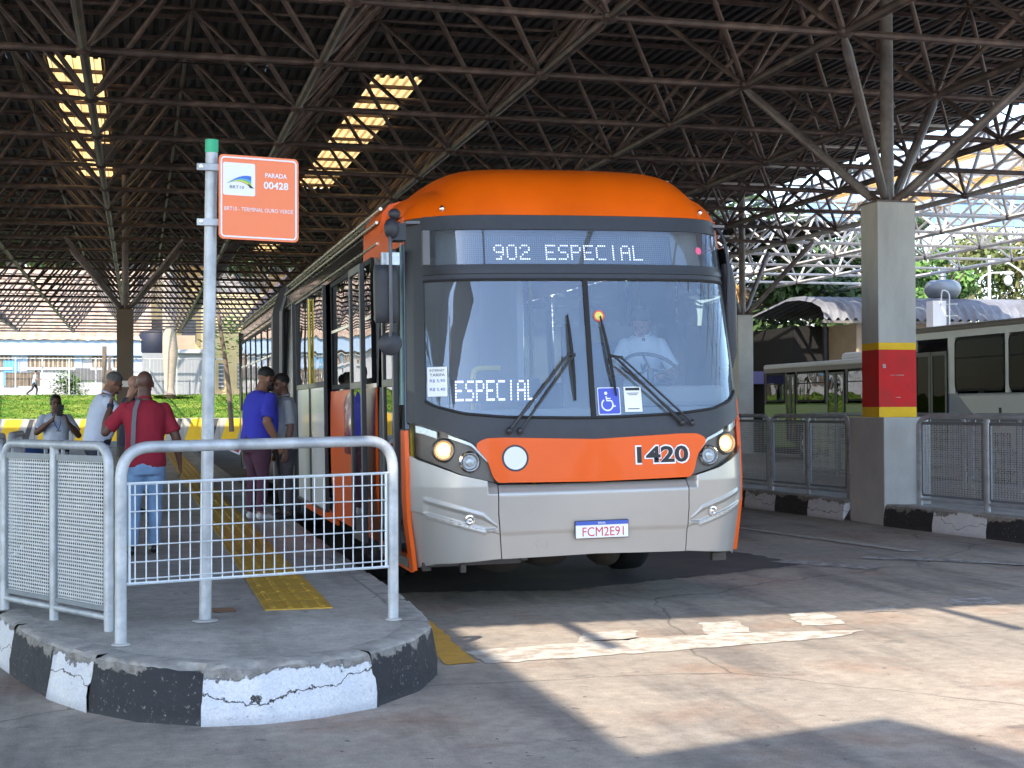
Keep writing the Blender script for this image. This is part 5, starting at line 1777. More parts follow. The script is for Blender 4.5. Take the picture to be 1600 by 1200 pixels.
hs = thing('long_house', 'long low white house with light blue trim and boarded windows above the grass bank', 'house', (-4, 90, 2.3), world_space=True)
YB = 88.0
def bx(px0, px1, pz0, pz1): pass
def XW(px, y=YB): # world x of a photo column on the facade plane, precomputed relation
    return math.tan(YAW+math.atan((px-800)/2289))*y
def ZW(py, px=100, y=YB): return 1.5+(641-py)*(y/cos(YAW)*cos(math.atan((px-800)/2289))*1.0)/2289*0+ (641-py)/2289*(y*cos(YAW)+XW(px, y)*sin(YAW))
zb, ze = 2.3, ZW(533)
xl, xr = XW(-120), XW(226)
MB().box(xl, xr, YB, YB+6, zb, ze).build('wall', 'bld_white', hs)
MB().box(xl, xr+.1, YB-.35, YB+.02, ZW(555), ze+.05).build('fascia', 'bld_blue', hs)
for a, b in ((-40,17),(44,115),(144,166),(178,200)):
    wn = MB().box(XW(a), XW(b), YB-.06, YB-.003, ZW(574), ZW(556)).build('window', 'board_brown', hs)
    pk(MB().box(XW(a)-.1, XW(b)+.1, YB-.12, YB-.0, ZW(578), ZW(574)-.002).build('sill', 'bld_white', wn))
    nsl = max(2, int((b-a)/7))
    for q in range(nsl):
        u = XW(a)+(XW(b)-XW(a))*(q+.5)/nsl
        pk(MB().box(u-.05, u+.05, YB-.075, YB-.061, ZW(574)+.03, ZW(556)-.03).build('slat', 'palm_bark', wn))
for a, b in ((18,30),(32,43),(116,128),(167,177),(201,225)):
    MB().box(XW(a), XW(b), YB-.05, YB-.002, ZW(580), ZW(555)).build('pilaster', 'bld_blue', hs)
dr_ = MB().box(XW(5), XW(27), YB-.08, YB-.003, ZW(603), ZW(563)).build('door', 'door_blue', hs)
MB().box(XW(12), XW(65), YB-1.6, YB-1.5, ZW(601)-.1, ZW(583)).build('board', 'board_brown', hs)
MB().box(XW(108), XW(185), YB-.1, YB-.01, ZW(594), ZW(575)).build('vent_panel', 'board_gray', hs)
# tiled roof in rows
rt = MB()
for r in range(16):
    y0 = YB-.5+r*.55; z0 = ze+.05+r*.30
    rt.grid(lambda u, v: (xl+(xr+.4-xl)*u, y0+v*.6, z0+.33*v+.05*abs(sin(u*(xr-xl)*5.2))-.02*v), 260, 1)
rt.build('roof', 'roof_tile', hs, kind='stuff')
# upper dark openings and a gable behind the lattice
for a, b, t_, bt in ((55,110,488,520),(140,184,492,518),(222,252,500,516)):
    MB().box(XW(a, 94), XW(b, 94), 93.2, 93.6, ZW(bt, a, 94), ZW(t_, a, 94)).build('dormer', 'board_brown', hs)
g2 = thing('gray_house', 'plain grey walled house with a blue water tank right of the brown pillar', 'house', (2, 92, 2.3), world_space=True)
YG = 86.5
MB().box(XW(222, YG), XW(322, YG), YG, YG+5, 2.2, ZW(552, 250, YG)).build('wall', 'wall_gray', g2)
MB().box(XW(276, YG), XW(330, YG), YG-.2, YG-.01, ZW(552, 250, YG), ZW(549, 250, YG)+.1).build('ledge', 'bld_white', g2)
MB().box(XW(274, YG+3), XW(305, YG+3), YG+3, YG+5, ZW(552, 250, YG), ZW(520, 250, YG)).build('upper_wall', 'beige_wall', g2)
MB().lathe([(0.02,0),(1.0,0),(1.05,.1),(1.05,1.1),(.9,1.3),(0.02,1.4)], (XW(246, YG+1.5), YG+1.6, ZW(551, 250, YG)), n=20).build('water_tank', 'tank_blue', g2, smooth=40)
g3 = thing('yellow_house', 'tall yellow house glimpsed left of the rear of the orange bus', 'house', (6, 92, 2.3), world_space=True)
MB().box(XW(322, YG), XW(420, YG), YG+.5, YG+7, 2.2, ZW(455, 340, YG)).build('wall', 'wall_yellow', g3)
for k in range(3):
    wn = MB().box(XW(342+k*30, YG), XW(350+k*30, YG), YG+.44, YG+.498, ZW(608, 340, YG), ZW(568, 340, YG)).build('window', 'board_gray', g3)
    for q in range(6):
        z = ZW(608, 340, YG)+.12+q*.24
        pk(MB().box(XW(342+k*30, YG), XW(350+k*30, YG), YG+.40, YG+.438, z, z+.06).build('slat', 'bld_white', wn))
# rows of roofs behind everything
g4 = thing('tiled_house', 'orange tiled roofs rising behind the long white house, seen through the lattice', 'house', (-4, 110, 2), world_space=True)
for k in range(7):
    x0 = -16+k*4.2
    MB().box(x0, x0+3.9, 108, 112, 2.3, 11.4+.5*(k % 3)).build('wall', 'bld_white' if k % 2 else 'wall_yellow', g4)
    rr = MB().add([(x0-.2,107.5,11.3+.5*(k%3)),(x0+4.1,107.5,11.3+.5*(k%3)),(x0+4.1,112,15.0+.5*(k%3)),(x0-.2,112,15.0+.5*(k%3))], [(0,1,2,3)])
    rr.build('roof', 'roof_tile', g4)
    for q in range(2):
        MB().box(x0+.5+q*1.7, x0+1.5+q*1.7, 107.93, 107.997, 6.4, 7.9).build('window', 'board_gray', g4)
# fence on the crest of the bank
fn = thing('wire_fence', 'thin pale wire fence along the crest of the grass bank', 'fence', (-3, 85.5, 2.3), world_space=True)
for px in range(-60, 360, 42):
    x = XW(px, 85.5)
    MB().tube((x, 85.5, 2.1), (x, 85.5, 4.45), .035, 6).build('fence_post', 'lamp_pole', fn)
for z in (4.4, 2.35):
    MB().tube((XW(-60, 85.5), 85.5, z), (XW(350, 85.5), 85.5, z), .025, 5).build('fence_rail', 'lamp_pole', fn)
ml = MB()
for k in range(90):
    x = XW(-60, 85.5)+k*.19
    ml.tube((x, 85.5, 2.35), (x, 85.5, 4.4), .004, 3)
ml.build('fence_mesh', 'lamp_pole', fn, kind='stuff')
# palm trunk with a swelling and a leaning thin trunk
pm = thing('palm_tree', 'stout pale palm trunk with a swollen middle on the grass bank', 'tree', (XW(266, 82), 82, 2.2), world_space=True)
xp = XW(266, 82)
MB().path([(xp+.0,82,2.1),(xp-.05,82,2.7),(xp-.02,82,3.6),(xp,82,4.6),(xp-.05,82,5.8),(xp-.1,82,8.0),(xp-.1,82,10.5)], [.33,.27,.33,.42,.36,.33,.28], 16).build('trunk', 'palm_bark', pm, smooth=True)
fd = MB(); rnd = random.Random(9)
for k in range(26):
    a = rnd.uniform(0, 2*pi); L_ = rnd.uniform(2, 3); b0_ = Vector((xp-.1, 82, 10.4)); dirv = Vector((cos(a), sin(a), 0))
    prev = b0_
    for s_ in range(6):
        t_ = (s_+1)/6; q = b0_+dirv*L_*t_+Vector((0,0,1.2*sin(t_*pi*.75)-t_*t_*1.4)); w = Vector((-sin(a), cos(a), 0))*.35*(1-t_*.7)
        fd.add([prev, prev+w-Vector((0,0,.15)), q+w*.8-Vector((0,0,.15)), q], [(0,1,2,3)]); fd.add([prev, prev-w-Vector((0,0,.15)), q-w*.8-Vector((0,0,.15)), q], [(0,1,2,3)])
        prev = q
fd.build('crown', 'leaf_bright', pm)
lt = thing('leaning_tree', 'thin leaning brown trunk with a few leaves left of the rear of the orange bus', 'tree', (XW(361, 68), 68, .6), world_space=True)
MB().path([(XW(362,68),68,.5),(XW(358,68),68,2.4),(XW(350,68),68,4.2),(XW(342,68),68,5.6),(XW(336,68),68,7.0)], [.12,.11,.10,.08,.05], 8).build('trunk', 'bark', lt, smooth=True)
lf = MB(); V, Fc = [], []
for k in range(260):
    p = Vector((XW(355,68)+rnd.gauss(0,.55), 68+rnd.gauss(0,.4), 4.9+rnd.gauss(0,.55))); a = rnd.uniform(0, 6.28); d = Vector((cos(a), sin(a), rnd.uniform(-.5,.5)))*rnd.uniform(.15,.3); w = Vector((-d.y, d.x, .05))*.25
    b = len(V); V += [p, p+d*.5+w, p+d, p+d*.5-w]; Fc.append((b,b+1,b+2,b+3))
lf.add(V, Fc).build('crown', 'leaf_bright', lt)
sb_ = thing('garden_bush', 'yellow green bush growing against the white house wall', 'bush', (XW(108, 86.6), 86.6, 2.3), world_space=True)
V, Fc = [], []
for k in range(900):
    p = Vector((XW(108,86.6)+rnd.gauss(0,.42), 86.8+rnd.gauss(0,.3), 2.3+abs(rnd.gauss(.5,.4)))); a = rnd.uniform(0, 6.28); d = Vector((cos(a), sin(a), rnd.uniform(-.3,.9)))*rnd.uniform(.1,.25); w = Vector((-d.y, d.x, .05))*.3
    b = len(V); V += [p, p+d*.5+w, p+d, p+d*.5-w]; Fc.append((b,b+1,b+2,b+3))
MB().add(V, Fc).build('leaves', 'leaf_bright', sb_)
# two thin brown posts and a blue bin near the left road
for px, lb in ((163, 'thicker dark post left of the brown pillar on the bank'), (171, 'thinner dark post left of the brown pillar on the bank')):
    tag(MB().box(XW(px,84)-.12*(1 if px == 163 else .6), XW(px,84)+.12*(1 if px == 163 else .6), 84, 84.2, 2.2, ZW(541 if px == 163 else 556, px, 84)).build('fence_post', 'board_brown'), lb, 'post', 'dark posts on the bank')
bn = thing('waste_bin', 'blue plastic bin with rounded lid beyond the left railing', 'bin', (-1.72, 23.2, 0), world_space=True)
mat('bin_blue', (0.03, 0.08, 0.25), 0.4, 0, 0.1, 4)
MB().path([(-1.72,23.2,0),(-1.72,23.2,.85)], [.26,.34], 16).build('body', 'bin_blue', bn, smooth=50)
MB().sph((-1.72,23.2,.87), .37,.37,.17).build('lid', 'bin_blue', bn, smooth=True)

# ------------------------------------------------------------------ unseen street front added behind the photographer to darken reflections
tb = thing('unseen_block', 'unseen beige block added behind the photographer to darken low reflections', 'building', (10, -48, 0), world_space=True)
MB().box(-30, 55, -56, -48, 0, 6.5).build('wall', 'beige_wall', tb)
for k in range(20):
    MB().box(-28+k*4.1, -25.6+k*4.1, -47.99, -47.9, 3.8, 5.2).build('window', 'board_gray', tb)
for k in range(4):
    tree('broadleaf_tree', 'unseen tree added behind the photographer to darken reflections, %s from the west end of the block' % ('first', 'second', 'third', 'fourth')[k], -14+k*17, -42, 8, 4, 'leaf_mid', 2500, .6, group='unseen trees added behind the photographer', seed=60+k, base=.25)

for k in range(6):  # dark crowns added to stand for the shaded underside of the far canopy
    tree('broadleaf_tree', 'dark tall tree added before the tiled roofs in place of the dark canopy underside, %s from the left' % ('first','second','third','fourth','fifth','sixth')[k], -17+k*6.4, 104, 15.5+(k % 2), 4.2, 'leaf_dark', 4500, .7, z0=2, group='dark trees added in place of the canopy underside', seed=80+k, base=.58)

# ------------------------------------------------------------------ small things under the roof
for k, (x, y, z, lb) in enumerate(((-2.3, 21.3, 6.9, 'grey floodlight box hung in the truss above the stop sign'), (-.65, 30.0, 6.6, 'small grey fitting hung in the truss near the left skylight'), (13.7, 18.4, 6.5, 'small rusty fitting hung in the truss right of the banded pillar'))):
    t = thing('roof_fitting', lb, 'light fitting', (x, y, z), group=None)
    MB().box(-.20, .20, -.16, .16, -.20, .16).build('housing', 'steel_dark', t, bevel=.04)
    MB().tube((0,0,.1), (0,0,.75), .015, 6).build('hanger', 'truss_steel', t)
    MB().box(-.16, .16, -.12, .12, -.225, -.20).build('lens', 'lamp_house', t)
cb = MB()
for (a, b, s_) in (((-8, 24, 7.4), (12, 24.3, 7.5), .35), ((-6, 33, 7.3), (9, 36, 7.4), .4), ((10.5, 18, 6.1), (24, 27, 6.2), .5)):
    A_, B_ = Vector(a), Vector(b)
    cb.path([A_.lerp(B_, q/14)-Vector((0,0,s_*sin(pi*q/14))) for q in range(15)], .012, 5)
cb.build('cable', 'black_rubber', canopy, kind='stuff')
pn = [o for o in COL.objects if o.name.startswith('concrete_pillar') and abs(o.location.x+.34) < .1][0]
MB().box(-.42, -.24, 39.17, 39.188, 2.10, 2.26).build('number_plate', 'plate_white', pn)
sheet('soil_patch', [(XW(266,82)-1.0,81.2),(XW(266,82)+1.1,81.1),(XW(266,82)+1.2,82.4),(XW(266,82)-.9,82.5)], 2.32, 'soil', .1)
# conduit and scuffs on the near pillar
pb = [o for o in COL.objects if o.name.startswith('concrete_pillar') and abs(o.location.x-9.43) < .1][0]
for (x0, x1, z0, z1) in ((9.33,9.52,1.905,1.912),(9.40,9.47,1.62,1.626),(9.22,9.26,2.0,2.05)):
    MB().box(x0, x1, 16.972, 16.9745, z0, z1).build('scuff', 'faded_marking', pb)

# ------------------------------------------------------------------ people
mat('skin_brown', (0.22, 0.105, 0.065), 0.5, 0, 0.08, 8)
mat('skin_dark', (0.11, 0.052, 0.035), 0.5, 0, 0.08, 8)
mat('skin_light', (0.40, 0.21, 0.15), 0.5, 0, 0.08, 8)
mat('hair_black', (0.010, 0.008, 0.007), 0.6, 0, 0.3, 30, 0.4, 90)
mat('hair_gray', (0.10, 0.095, 0.09), 0.7, 0, 0.3, 30, 0.4, 90)
mat('eye_dark', (0.01, 0.008, 0.008), 0.2)
mat('lip', (0.20, 0.06, 0.05), 0.5)
mat('cloth_crimson', (0.27, 0.012, 0.030), 0.85, 0, 0.14, 5, 0.2, 25)
mat('cloth_denim', (0.20, 0.32, 0.50), 0.85, 0, 0.2, 6, 0.2, 30)
mat('cloth_white', (0.50, 0.56, 0.70), 0.85, 0, 0.08, 5, 0.2, 22)
mat('cloth_navy', (0.02, 0.024, 0.045), 0.85, 0, 0.2, 5)
mat('cloth_blue', (0.035, 0.04, 0.42), 0.85, 0, 0.12, 5, 0.2, 22)
mat('cloth_plum', (0.065, 0.022, 0.045), 0.85, 0, 0.2, 5)
mat('cloth_gray', (0.25, 0.27, 0.31), 0.85, 0, 0.1, 5, 0.2, 22)
mat('cloth_charcoal', (0.045, 0.04, 0.05), 0.85, 0, 0.2, 5)
mat('shoe_black', (0.012, 0.012, 0.013), 0.4)
mat('shoe_white', (0.5, 0.5, 0.52), 0.6)
mat('strap_gray', (0.16, 0.16, 0.18), 0.7)

def remesh(mb, name, m, parent, voxel=.012, smooth_it=4):
    me = mb.mesh('tmp', m, True)
    o = bpy.data.objects.new('tmp', me); COL.objects.link(o)
    r = o.modifiers.new('r', 'REMESH'); r.mode = 'VOXEL'; r.voxel_size = voxel; r.use_smooth_shade = True
    s_ = o.modifiers.new('s', 'SMOOTH'); s_.iterations = smooth_it; s_.factor = .5
    dg = bpy.context.evaluated_depsgraph_get()
    me2 = bpy.data.meshes.new_from_object(o.evaluated_get(dg))
    bpy.data.objects.remove(o)
    me2.materials.clear(); me2.materials.append(MATS[m])
    me2.polygons.foreach_set('use_smooth', [True]*len(me2.polygons))
    return link(name, me2, parent)

def crease(me, fn):
    n = len(me.vertices)
    co = [0.0]*(3*n); no = [0.0]*(3*n)
    me.vertices.foreach_get('co', co); me.vertices.foreach_get('normal', no)
    for i in range(n):
        g = fn(Vector(co[3*i:3*i+3]))
        for k in range(3): co[3*i+k] += no[3*i+k]*g
    me.vertices.foreach_set('co', co); me.update()

def limb(mb, pts, rad_, n=12):
    """tapering limb with rounded ends through the given joints"""
    P = [Vector(p) for p in pts]
    Q, R = [], []
    for i in range(len(P)-1):
        for k in range(4):
            t = k/4
            Q.append(P[i].lerp(P[i+1], t)); 
            tt = t*t*(3-2*t); R.append(rad_[i]*(1-tt)+rad_[i+1]*tt)
    Q.append(P[-1]); R.append(rad_[-1])
    mb.path(Q, R, n)
    for p, r in zip(P, rad_): mb.sph(p, r, r, r, n, 8)

def torso(mb, rings, bend):
    """stack of ellipses (z, half width, half depth, y shift)"""
    n = 24; V = []
    for (z, rx, ry, dy) in rings:
        for j in range(n):
            a = 2*pi*j/n
            cx = abs(cos(a))**.85*(1 if cos(a) > 0 else -1); cy = abs(sin(a))**.85*(1 if sin(a) > 0 else -1)
            V.append(bend(Vector((rx*cx, ry*cy+dy, z))))
    k = len(rings)
    mb.add(V, [(i*n+j, i*n+(j+1)%n, (i+1)*n+(j+1)%n, (i+1)*n+j) for i in range(k-1) for j in range(n)]+[tuple(reversed(range(n))), tuple((k-1)*n+j for j in range(n))])

def hand(mb, wrist, d, side, palm_n, curl=.5, s=1.0):
    """palm, four unequal curled fingers and a thumb leaving the side of the palm"""
    d = Vector(d).normalized(); palm_n = Vector(palm_n); palm_n = (palm_n-d*palm_n.dot(d)).normalized()
    ac = d.cross(palm_n).normalized()*side
    w = Vector(wrist); c = w+d*.05*s
    mrot = Matrix((ac, d, palm_n)).transposed()
    mb.sph(c, .040*s, .052*s, .016*s, 10, 8, rot=mrot)
    limb(mb, [w-d*.02*s, w+d*.02*s], [.025*s, .024*s], 8)
    for q, (off, L_) in enumerate(((.030,.070),(.010,.080),(-.010,.074),(-.029,.058))):
        b = w+d*.092*s+ac*off*s
        a1 = curl*.5; a2 = curl*1.3; 
        p1 = b+(d*cos(a1)+palm_n*sin(a1))*L_*.42*s
        p2 = p1+(d*cos(a2)+palm_n*sin(a2))*L_*.32*s
        p3 = p2+(d*cos(a2*1.5)+palm_n*sin(a2*1.5))*L_*.26*s
        limb(mb, [b-d*.02*s, b, p1, p2, p3], [.010*s,.0098*s,.0092*s,.0085*s,.0072*s], 7)
    t0 = w+d*.025*s+ac*.030*s
    t1 = t0+(d*.6+ac*.7+palm_n*.25).normalized()*.042*s
    t2 = t1+(d*.9+ac*.15+palm_n*.4).normalized()*.032*s
    limb(mb, [t0-d*.01*s, t0, t1, t2], [.014*s,.014*s,.011*s,.009*s], 7)

def person(label, loc, rotz, height=1.75, skin='skin_brown', top='cloth_white', pants='cloth_navy', shoes='shoe_black', hair=None, beard=None,
           lean=0, twist=0, head_turn=0, head_nod=0, arms=None, legs=None, belly=0.0, build=1.0, sleeve=.55, voxel=.011, hair_style='short', category='person', sit=False, collar=False, lift=0, group=None):
    t = thing('person', label, category, loc, rotz, group=group)
    k = height/1.75
    t.scale = (k, k, k)
    piv = Vector((0, 0, .95))
    Rl = Matrix.Rotation(-rad(lean), 3, 'X') @ Matrix.Rotation(rad(twist), 3, 'Z')
    def bend(p):
        p = Vector(p)
        if p.z < .95: f_ = max(0, 1-(.95-p.z)/.12)
        else: f_ = min(1, (p.z-.95)/.30)
        q = piv+Rl @ (p-piv)
        return p.lerp(q, f_) if f_ < 1 else q
    b_ = build
    rings = [(.80,.150*b_,.105*b_,0),(.88,.168*b_,.115*b_,-.01),(.96,.160*b_,.112*b_+belly*.5,belly*.3),(1.06,.148*b_,.105*b_+belly,belly*.7),(1.16,.152*b_,.110*b_+belly*.9,belly*.5),(1.28,.172*b_,.118*b_+belly*.3,.0),(1.37,.178*b_,.110*b_,-.005),(1.43,.140*b_,.085*b_,-.012),(1.475,.088,.070,-.015)]
    sh = [bend((sx*.160*b_, -.005, 1.385)) for sx in (-1, 1)]
    neck = bend((0,-.012,1.46)); 
    hb = bend((0,.0,1.54))
    HR = Rl @ Matrix.Rotation(rad(head_turn), 3, 'Z') @ Matrix.Rotation(-rad(head_nod), 3, 'X')
    hc = hb+HR @ Vector((0,.018,.085))
    def H(x, y, z): return hc+HR @ Vector((x*1.05, y*1.05, z*1.05))
    arms = arms or {}
    A_ = {}
    for i, sx in enumerate((-1, 1)):
        d = arms.get('lr'[i])
        if d: e, w = Vector(d[0]), Vector(d[1])
        else: e, w = sh[i]+Vector((sx*.055, -.02, -.285)), sh[i]+Vector((sx*.075, .035, -.54))
        A_[i] = (sh[i], e, w)
    L_ = {}
    legs = legs or {}
    for i, sx in enumerate((-1, 1)):
        d = legs.get('lr'[i])
        hp_ = Vector((sx*.088, -.005, .90))
        if d: kn, an = Vector(d[0]), Vector(d[1])
        else: kn, an = Vector((sx*.10, .015, .49)), Vector((sx*.105, -.015, .085))
        L_[i] = (hp_, kn, an)
    # body, one skin surface
    mb = MB()
    torso(mb, [(z, rx-.012, ry-.012, dy) for z, rx, ry, dy in rings], bend)
    limb(mb, [neck-Vector((0,0,.05)), neck, hb, H(0,-.01,-.03)], [.075,.068,.064,.058], 14)
    mb.sph(H(0,-.012,.035), .077, .098, .093, 20, 14, rot=HR)
    mb.sph(H(0,.020,-.035), .060, .075, .080, 16, 12, rot=HR)
    mb.sph(H(0,.062,-.085), .030, .026, .024, 10, 8, rot=HR)
    mb.sph(H(0,.070,.028), .052, .020, .016, 12, 8, rot=HR)
    limb(mb, [H(0,.082,.018), H(0,.100,-.016), H(0,.112,-.030)], [.009,.012,.014], 8)
    for sx in (-1, 1):
        mb.sph(H(sx*.079,-.005,-.005), .010, .020, .032, 8, 8, rot=HR)
        mb.sph(H(sx*.036,.060,-.030), .026, .024, .022, 8, 8, rot=HR)
        mb.sph(H(sx*.014,.100,-.034), .009, .010, .008, 6, 6, rot=HR)
    for i, sx in enumerate((-1, 1)):
        s_, e, w = A_[i]
        mid = e.lerp(w, .3)
        limb(mb, [s_, s_.lerp(e, .45), e, mid, w], [.055*b_,.048*b_,.040*b_,.042*b_,.026], 12)
        dd = (w-e).normalized()
        pn = arms.get('pn'+'lr'[i], Vector((-sx, .2, 0)))
        hand(mb, w+dd*.012, arms.get('hd'+'lr'[i], dd), sx if not arms.get('flip'+'lr'[i]) else -sx, pn, arms.get('curl'+'lr'[i], .55))
        hp_, kn, an = L_[i]
        limb(mb, [hp_, hp_.lerp(kn, .4), kn, kn.lerp(an, .3), an], [.085*b_,.078*b_,.052,.050,.034], 12)
        limb(mb, [an, an+Vector((0,.06,-.035)), an+Vector((0,.13,-.05))], [.035,.032,.022], 8)
    body = remesh(mb, 'body', skin, t, voxel, 3)
    # eyes and mouth
    for sx in (-1, 1):
        MB().sph(H(sx*.031,.079,.004), .0125, .010, .008, 10, 8, rot=HR).build('eye', 'eye_dark', t, smooth=True)
        br = MB().path([H(sx*.014,.090,.022), H(sx*.032,.089,.029), H(sx*.050,.076,.022)], [.003,.0045,.003], 6)
        br.build('eyebrow', hair or 'hair_black', t, smooth=True)
    MB().sph(H(0,.088,-.064), .024, .012, .007, 12, 6, rot=HR).build('mouth', 'lip', t, smooth=True)
    # hair
    if hair:
        hm = MB()
        V, Fc = [], []
        nu, nv = 40, 22
        for j in range(nv+1):
            for i in range(nu):
                th = pi*.5*j/nv*1.25; a = 2*pi*i/nu
                x, y, z = sin(th)*cos(a), sin(th)*sin(a), cos(th)
                front = max(0, y)
                th2 = min(th, pi*(.60-.28*front**1.2) if hair_style == 'short' else pi*(.60-.30*front))
                x, y, z = sin(th2)*cos(a), sin(th2)*sin(a), cos(th2)
                g = 1.015-.085*(th2/(pi*.6))**3+.014*noise.noise(Vector((x*9, y*9, z*9)))
                V.append(H(x*.081*g, -.014+y*.101*g, .036+z*.096*g))
        for j in range(nv):
            for i in range(nu): Fc.append((j*nu+i, (j+1)*nu+i, (j+1)*nu+(i+1)%nu, j*nu+(i+1)%nu))
        hm.add(V, Fc).build('hair', hair, t, smooth=True)
    if beard:
        bm_ = MB()
        bm_.sph(H(0,.040,-.088), .062, .066, .045, 16, 10, rot=HR)
        bm_.path([H(-.066,.03,-.01), H(-.064,.045,-.055), H(-.04,.080,-.085), H(0,.098,-.095), H(.04,.080,-.085), H(.064,.045,-.055), H(.066,.03,-.01)], [.012,.02,.024,.026,.024,.02,.012], 8)
        bm_.path([H(-.035,.085,-.062), H(0,.100,-.050), H(.035,.085,-.062)], [.008,.009,.008], 6)
        remesh(bm_, 'beard', beard, t, .007, 2)
    # shirt
    st = MB()
    lo = [r for r in rings if r[0] >= .88]
    torso(st, [(.835, .176*b_, .126*b_+belly*.25, belly*.15)]+[(z, rx+.010, ry+.012, dy) for z, rx, ry, dy in lo[:-1]]+[(1.468,.098,.075,-.014)], bend)
    for i, sx in enumerate((-1, 1)):
        s_, e, w = A_[i]
        if sleeve <= 1:
            q = s_.lerp(e, max(.3, sleeve*1.15) if sleeve < .8 else 1)
            limb(st, [s_-Vector((sx*.03,0,0)), s_, s_.lerp(q, .5)], [.052*b_,.060*b_,.058*b_], 14)
            st.path([s_.lerp(q, .4), q], [.058*b_, .062*b_ if sleeve < .8 else .050], 14)
        else:
            limb(st, [s_-Vector((sx*.03,0,0)), s_, s_.lerp(e, .5), e, e.lerp(w, .5)], [.052*b_,.060*b_,.055*b_,.050*b_,.044*b_], 14)
            st.path([e.lerp(w, .45), e.lerp(w, .9)], [.045*b_, .036], 14)
    shirt = remesh(st, 'shirt', top, t, voxel, 3)
    # folds
    crease(shirt.data, lambda c: noise.noise(Vector((c.x*9, c.y*9, c.z*4)))*.007+noise.noise(Vector((c.x*20, c.y*20, c.z*14+5)))*.003)
    if collar:
        cp = [bend(Vector((.062*cos(a), -.012+.060*sin(a), 1.475+.012*(1-sin(a))))) for a in [2*pi*q/20+pi/2 for q in range(21)]]
        MB().path(cp, .014, 6).build('collar', top, t, smooth=True)
    # trousers
    tr = MB()
    if not sit:
        torso(tr, [(.76,.150*b_,.112*b_,0),(.84,.172*b_,.124*b_,-.008),(.92,.168*b_,.120*b_+belly*.4,belly*.2),(.985,.155*b_,.112*b_+belly*.5,belly*.3)], lambda p: Vector(p))
    for i in (0, 1):
        hp_, kn, an = L_[i]
        limb(tr, [hp_, hp_.lerp(kn, .4), kn, kn.lerp(an, .35)], [.098*b_,.092*b_,.068,.066], 14)
        tr.path([kn.lerp(an, .3), kn.lerp(an, .97)], [.066, .058], 14)
    tro = remesh(tr, 'trousers', pants, t, voxel, 3)
    crease(tro.data, lambda c: noise.noise(Vector((c.x*11, c.y*11, c.z*7)))*.008)
    for i in (0, 1):
        an = L_[i][2]
        so = MB()
        so.sph(an+Vector((0,-.01,-.035)), .040, .05, .045, 12, 8)
        so.sph(an+Vector((0,.06,-.045)), .042, .10, .036, 14, 8)
        so.sph(an+Vector((0,.12,-.055)), .044, .06, .028, 14, 8)
        ob_ = remesh(so, 'shoe', shoes, t, .008, 2)
        me3 = ob_.data; co = [0.0]*(3*len(me3.vertices)); me3.vertices.foreach_get('co', co)
        for q in range(2, len(co), 3): co[q] = max(co[q], an.z-.083)
        me3.vertices.foreach_set('co', co); me3.update()
    return t, dict(H=H, bend=bend, sh=sh, arms=A_, legs=L_, R=HR)

# people face +y in their own space
P1, d1 = person('bald man in a crimson polo shirt and light jeans seen from behind at the railing', (.05, 12.75, PZ), rad(6), 1.55, 'skin_dark', 'cloth_crimson', 'cloth_denim', 'shoe_black',
    None, build=1.14, belly=.03, lean=3, head_turn=-14, head_nod=6, collar=True, sleeve=.72,
    arms={'l': ((-.36,.05,1.17), (-.30,.16,1.43)), 'pnl': Vector((.9,0,0)), 'curll': .9, 'r': ((.29,-.02,1.12), (.33,.04,.88)), 'curlr': .7},
    legs={'l': ((-.10,.02,.49), (-.12,-.02,.085)), 'r': ((.10,.05,.49), (.10,.10,.085))})
w_ = d1['arms'][0][2]; e_ = d1['arms'][0][1]; dv = (w_-e_).normalized()
MB().path([w_-dv*.035, w_-dv*.0], .033, 14).build('wristwatch', 'cloth_navy', P1, smooth=True)
stp = [d1['bend'](Vector(p)) for p in ((-.075,-.145,1.46),(-.105,-.165,1.38),(-.118,-.168,1.25),(-.125,-.165,1.10),(-.13,-.16,.92))]
sm = MB()
for a, b in zip(stp[:-1], stp[1:]):
    w0 = Vector((.02,0,0)); sm.add([a-w0, a+w0, b+w0, b-w0], [(0,1,2,3)])
sm.add([stp[0]-Vector((.02,0,0)), stp[0]+Vector((.02,0,0)), stp[0]+Vector((.02,.12,.035)), stp[0]+Vector((-.02,.12,.035))], [(0,1,2,3)])
sm.build('shoulder_strap', 'strap_gray', P1)
P2, d2 = person('bald pale man in a dark jacket half hidden behind the crimson shirted man', (-.10, 17.9, PZ), rad(-60), 1.63, 'skin_light', 'cloth_navy', 'cloth_charcoal', 'shoe_black', None, lean=4, head_nod=8, sleeve=1.2)
P3, d3 = person('grey haired man in a white shirt and dark trousers raising a hand to his mouth', (-.46, 17.3, PZ), rad(-78), 1.68, 'skin_brown', 'cloth_white', 'cloth_navy', 'shoe_black', 'hair_gray', lean=14, head_nod=12, collar=True, belly=.05, build=1.15,
    sleeve=.95, arms={'r': ((.24,.26,1.16), (.10,.47,1.02)), 'l': ((-.20,.30,1.20), (-.06,.44,1.46)), 'curll': 1.1, 'pnl': Vector((0,-1,0))})
P4, d4 = person('man in a white shirt and lanyard badge holding up a phone by the kerb', (-1.24, 23.6, 0), rad(192), 1.74, 'skin_dark', 'cloth_white', 'cloth_navy', 'shoe_black', 'hair_black', build=1.18, belly=.07, head_nod=4,
    sleeve=.7, arms={'r': ((.30,.12,1.17), (.10,.33,1.36)), 'l': ((-.33,.10,1.12), (-.13,.33,1.33)), 'curll': 1.0, 'curlr': 1.0, 'pnl': Vector((1,0,0)), 'pnr': Vector((-1,0,0)), 'hdl': Vector((.3,.2,1)), 'hdr': Vector((-.3,.2,1))})
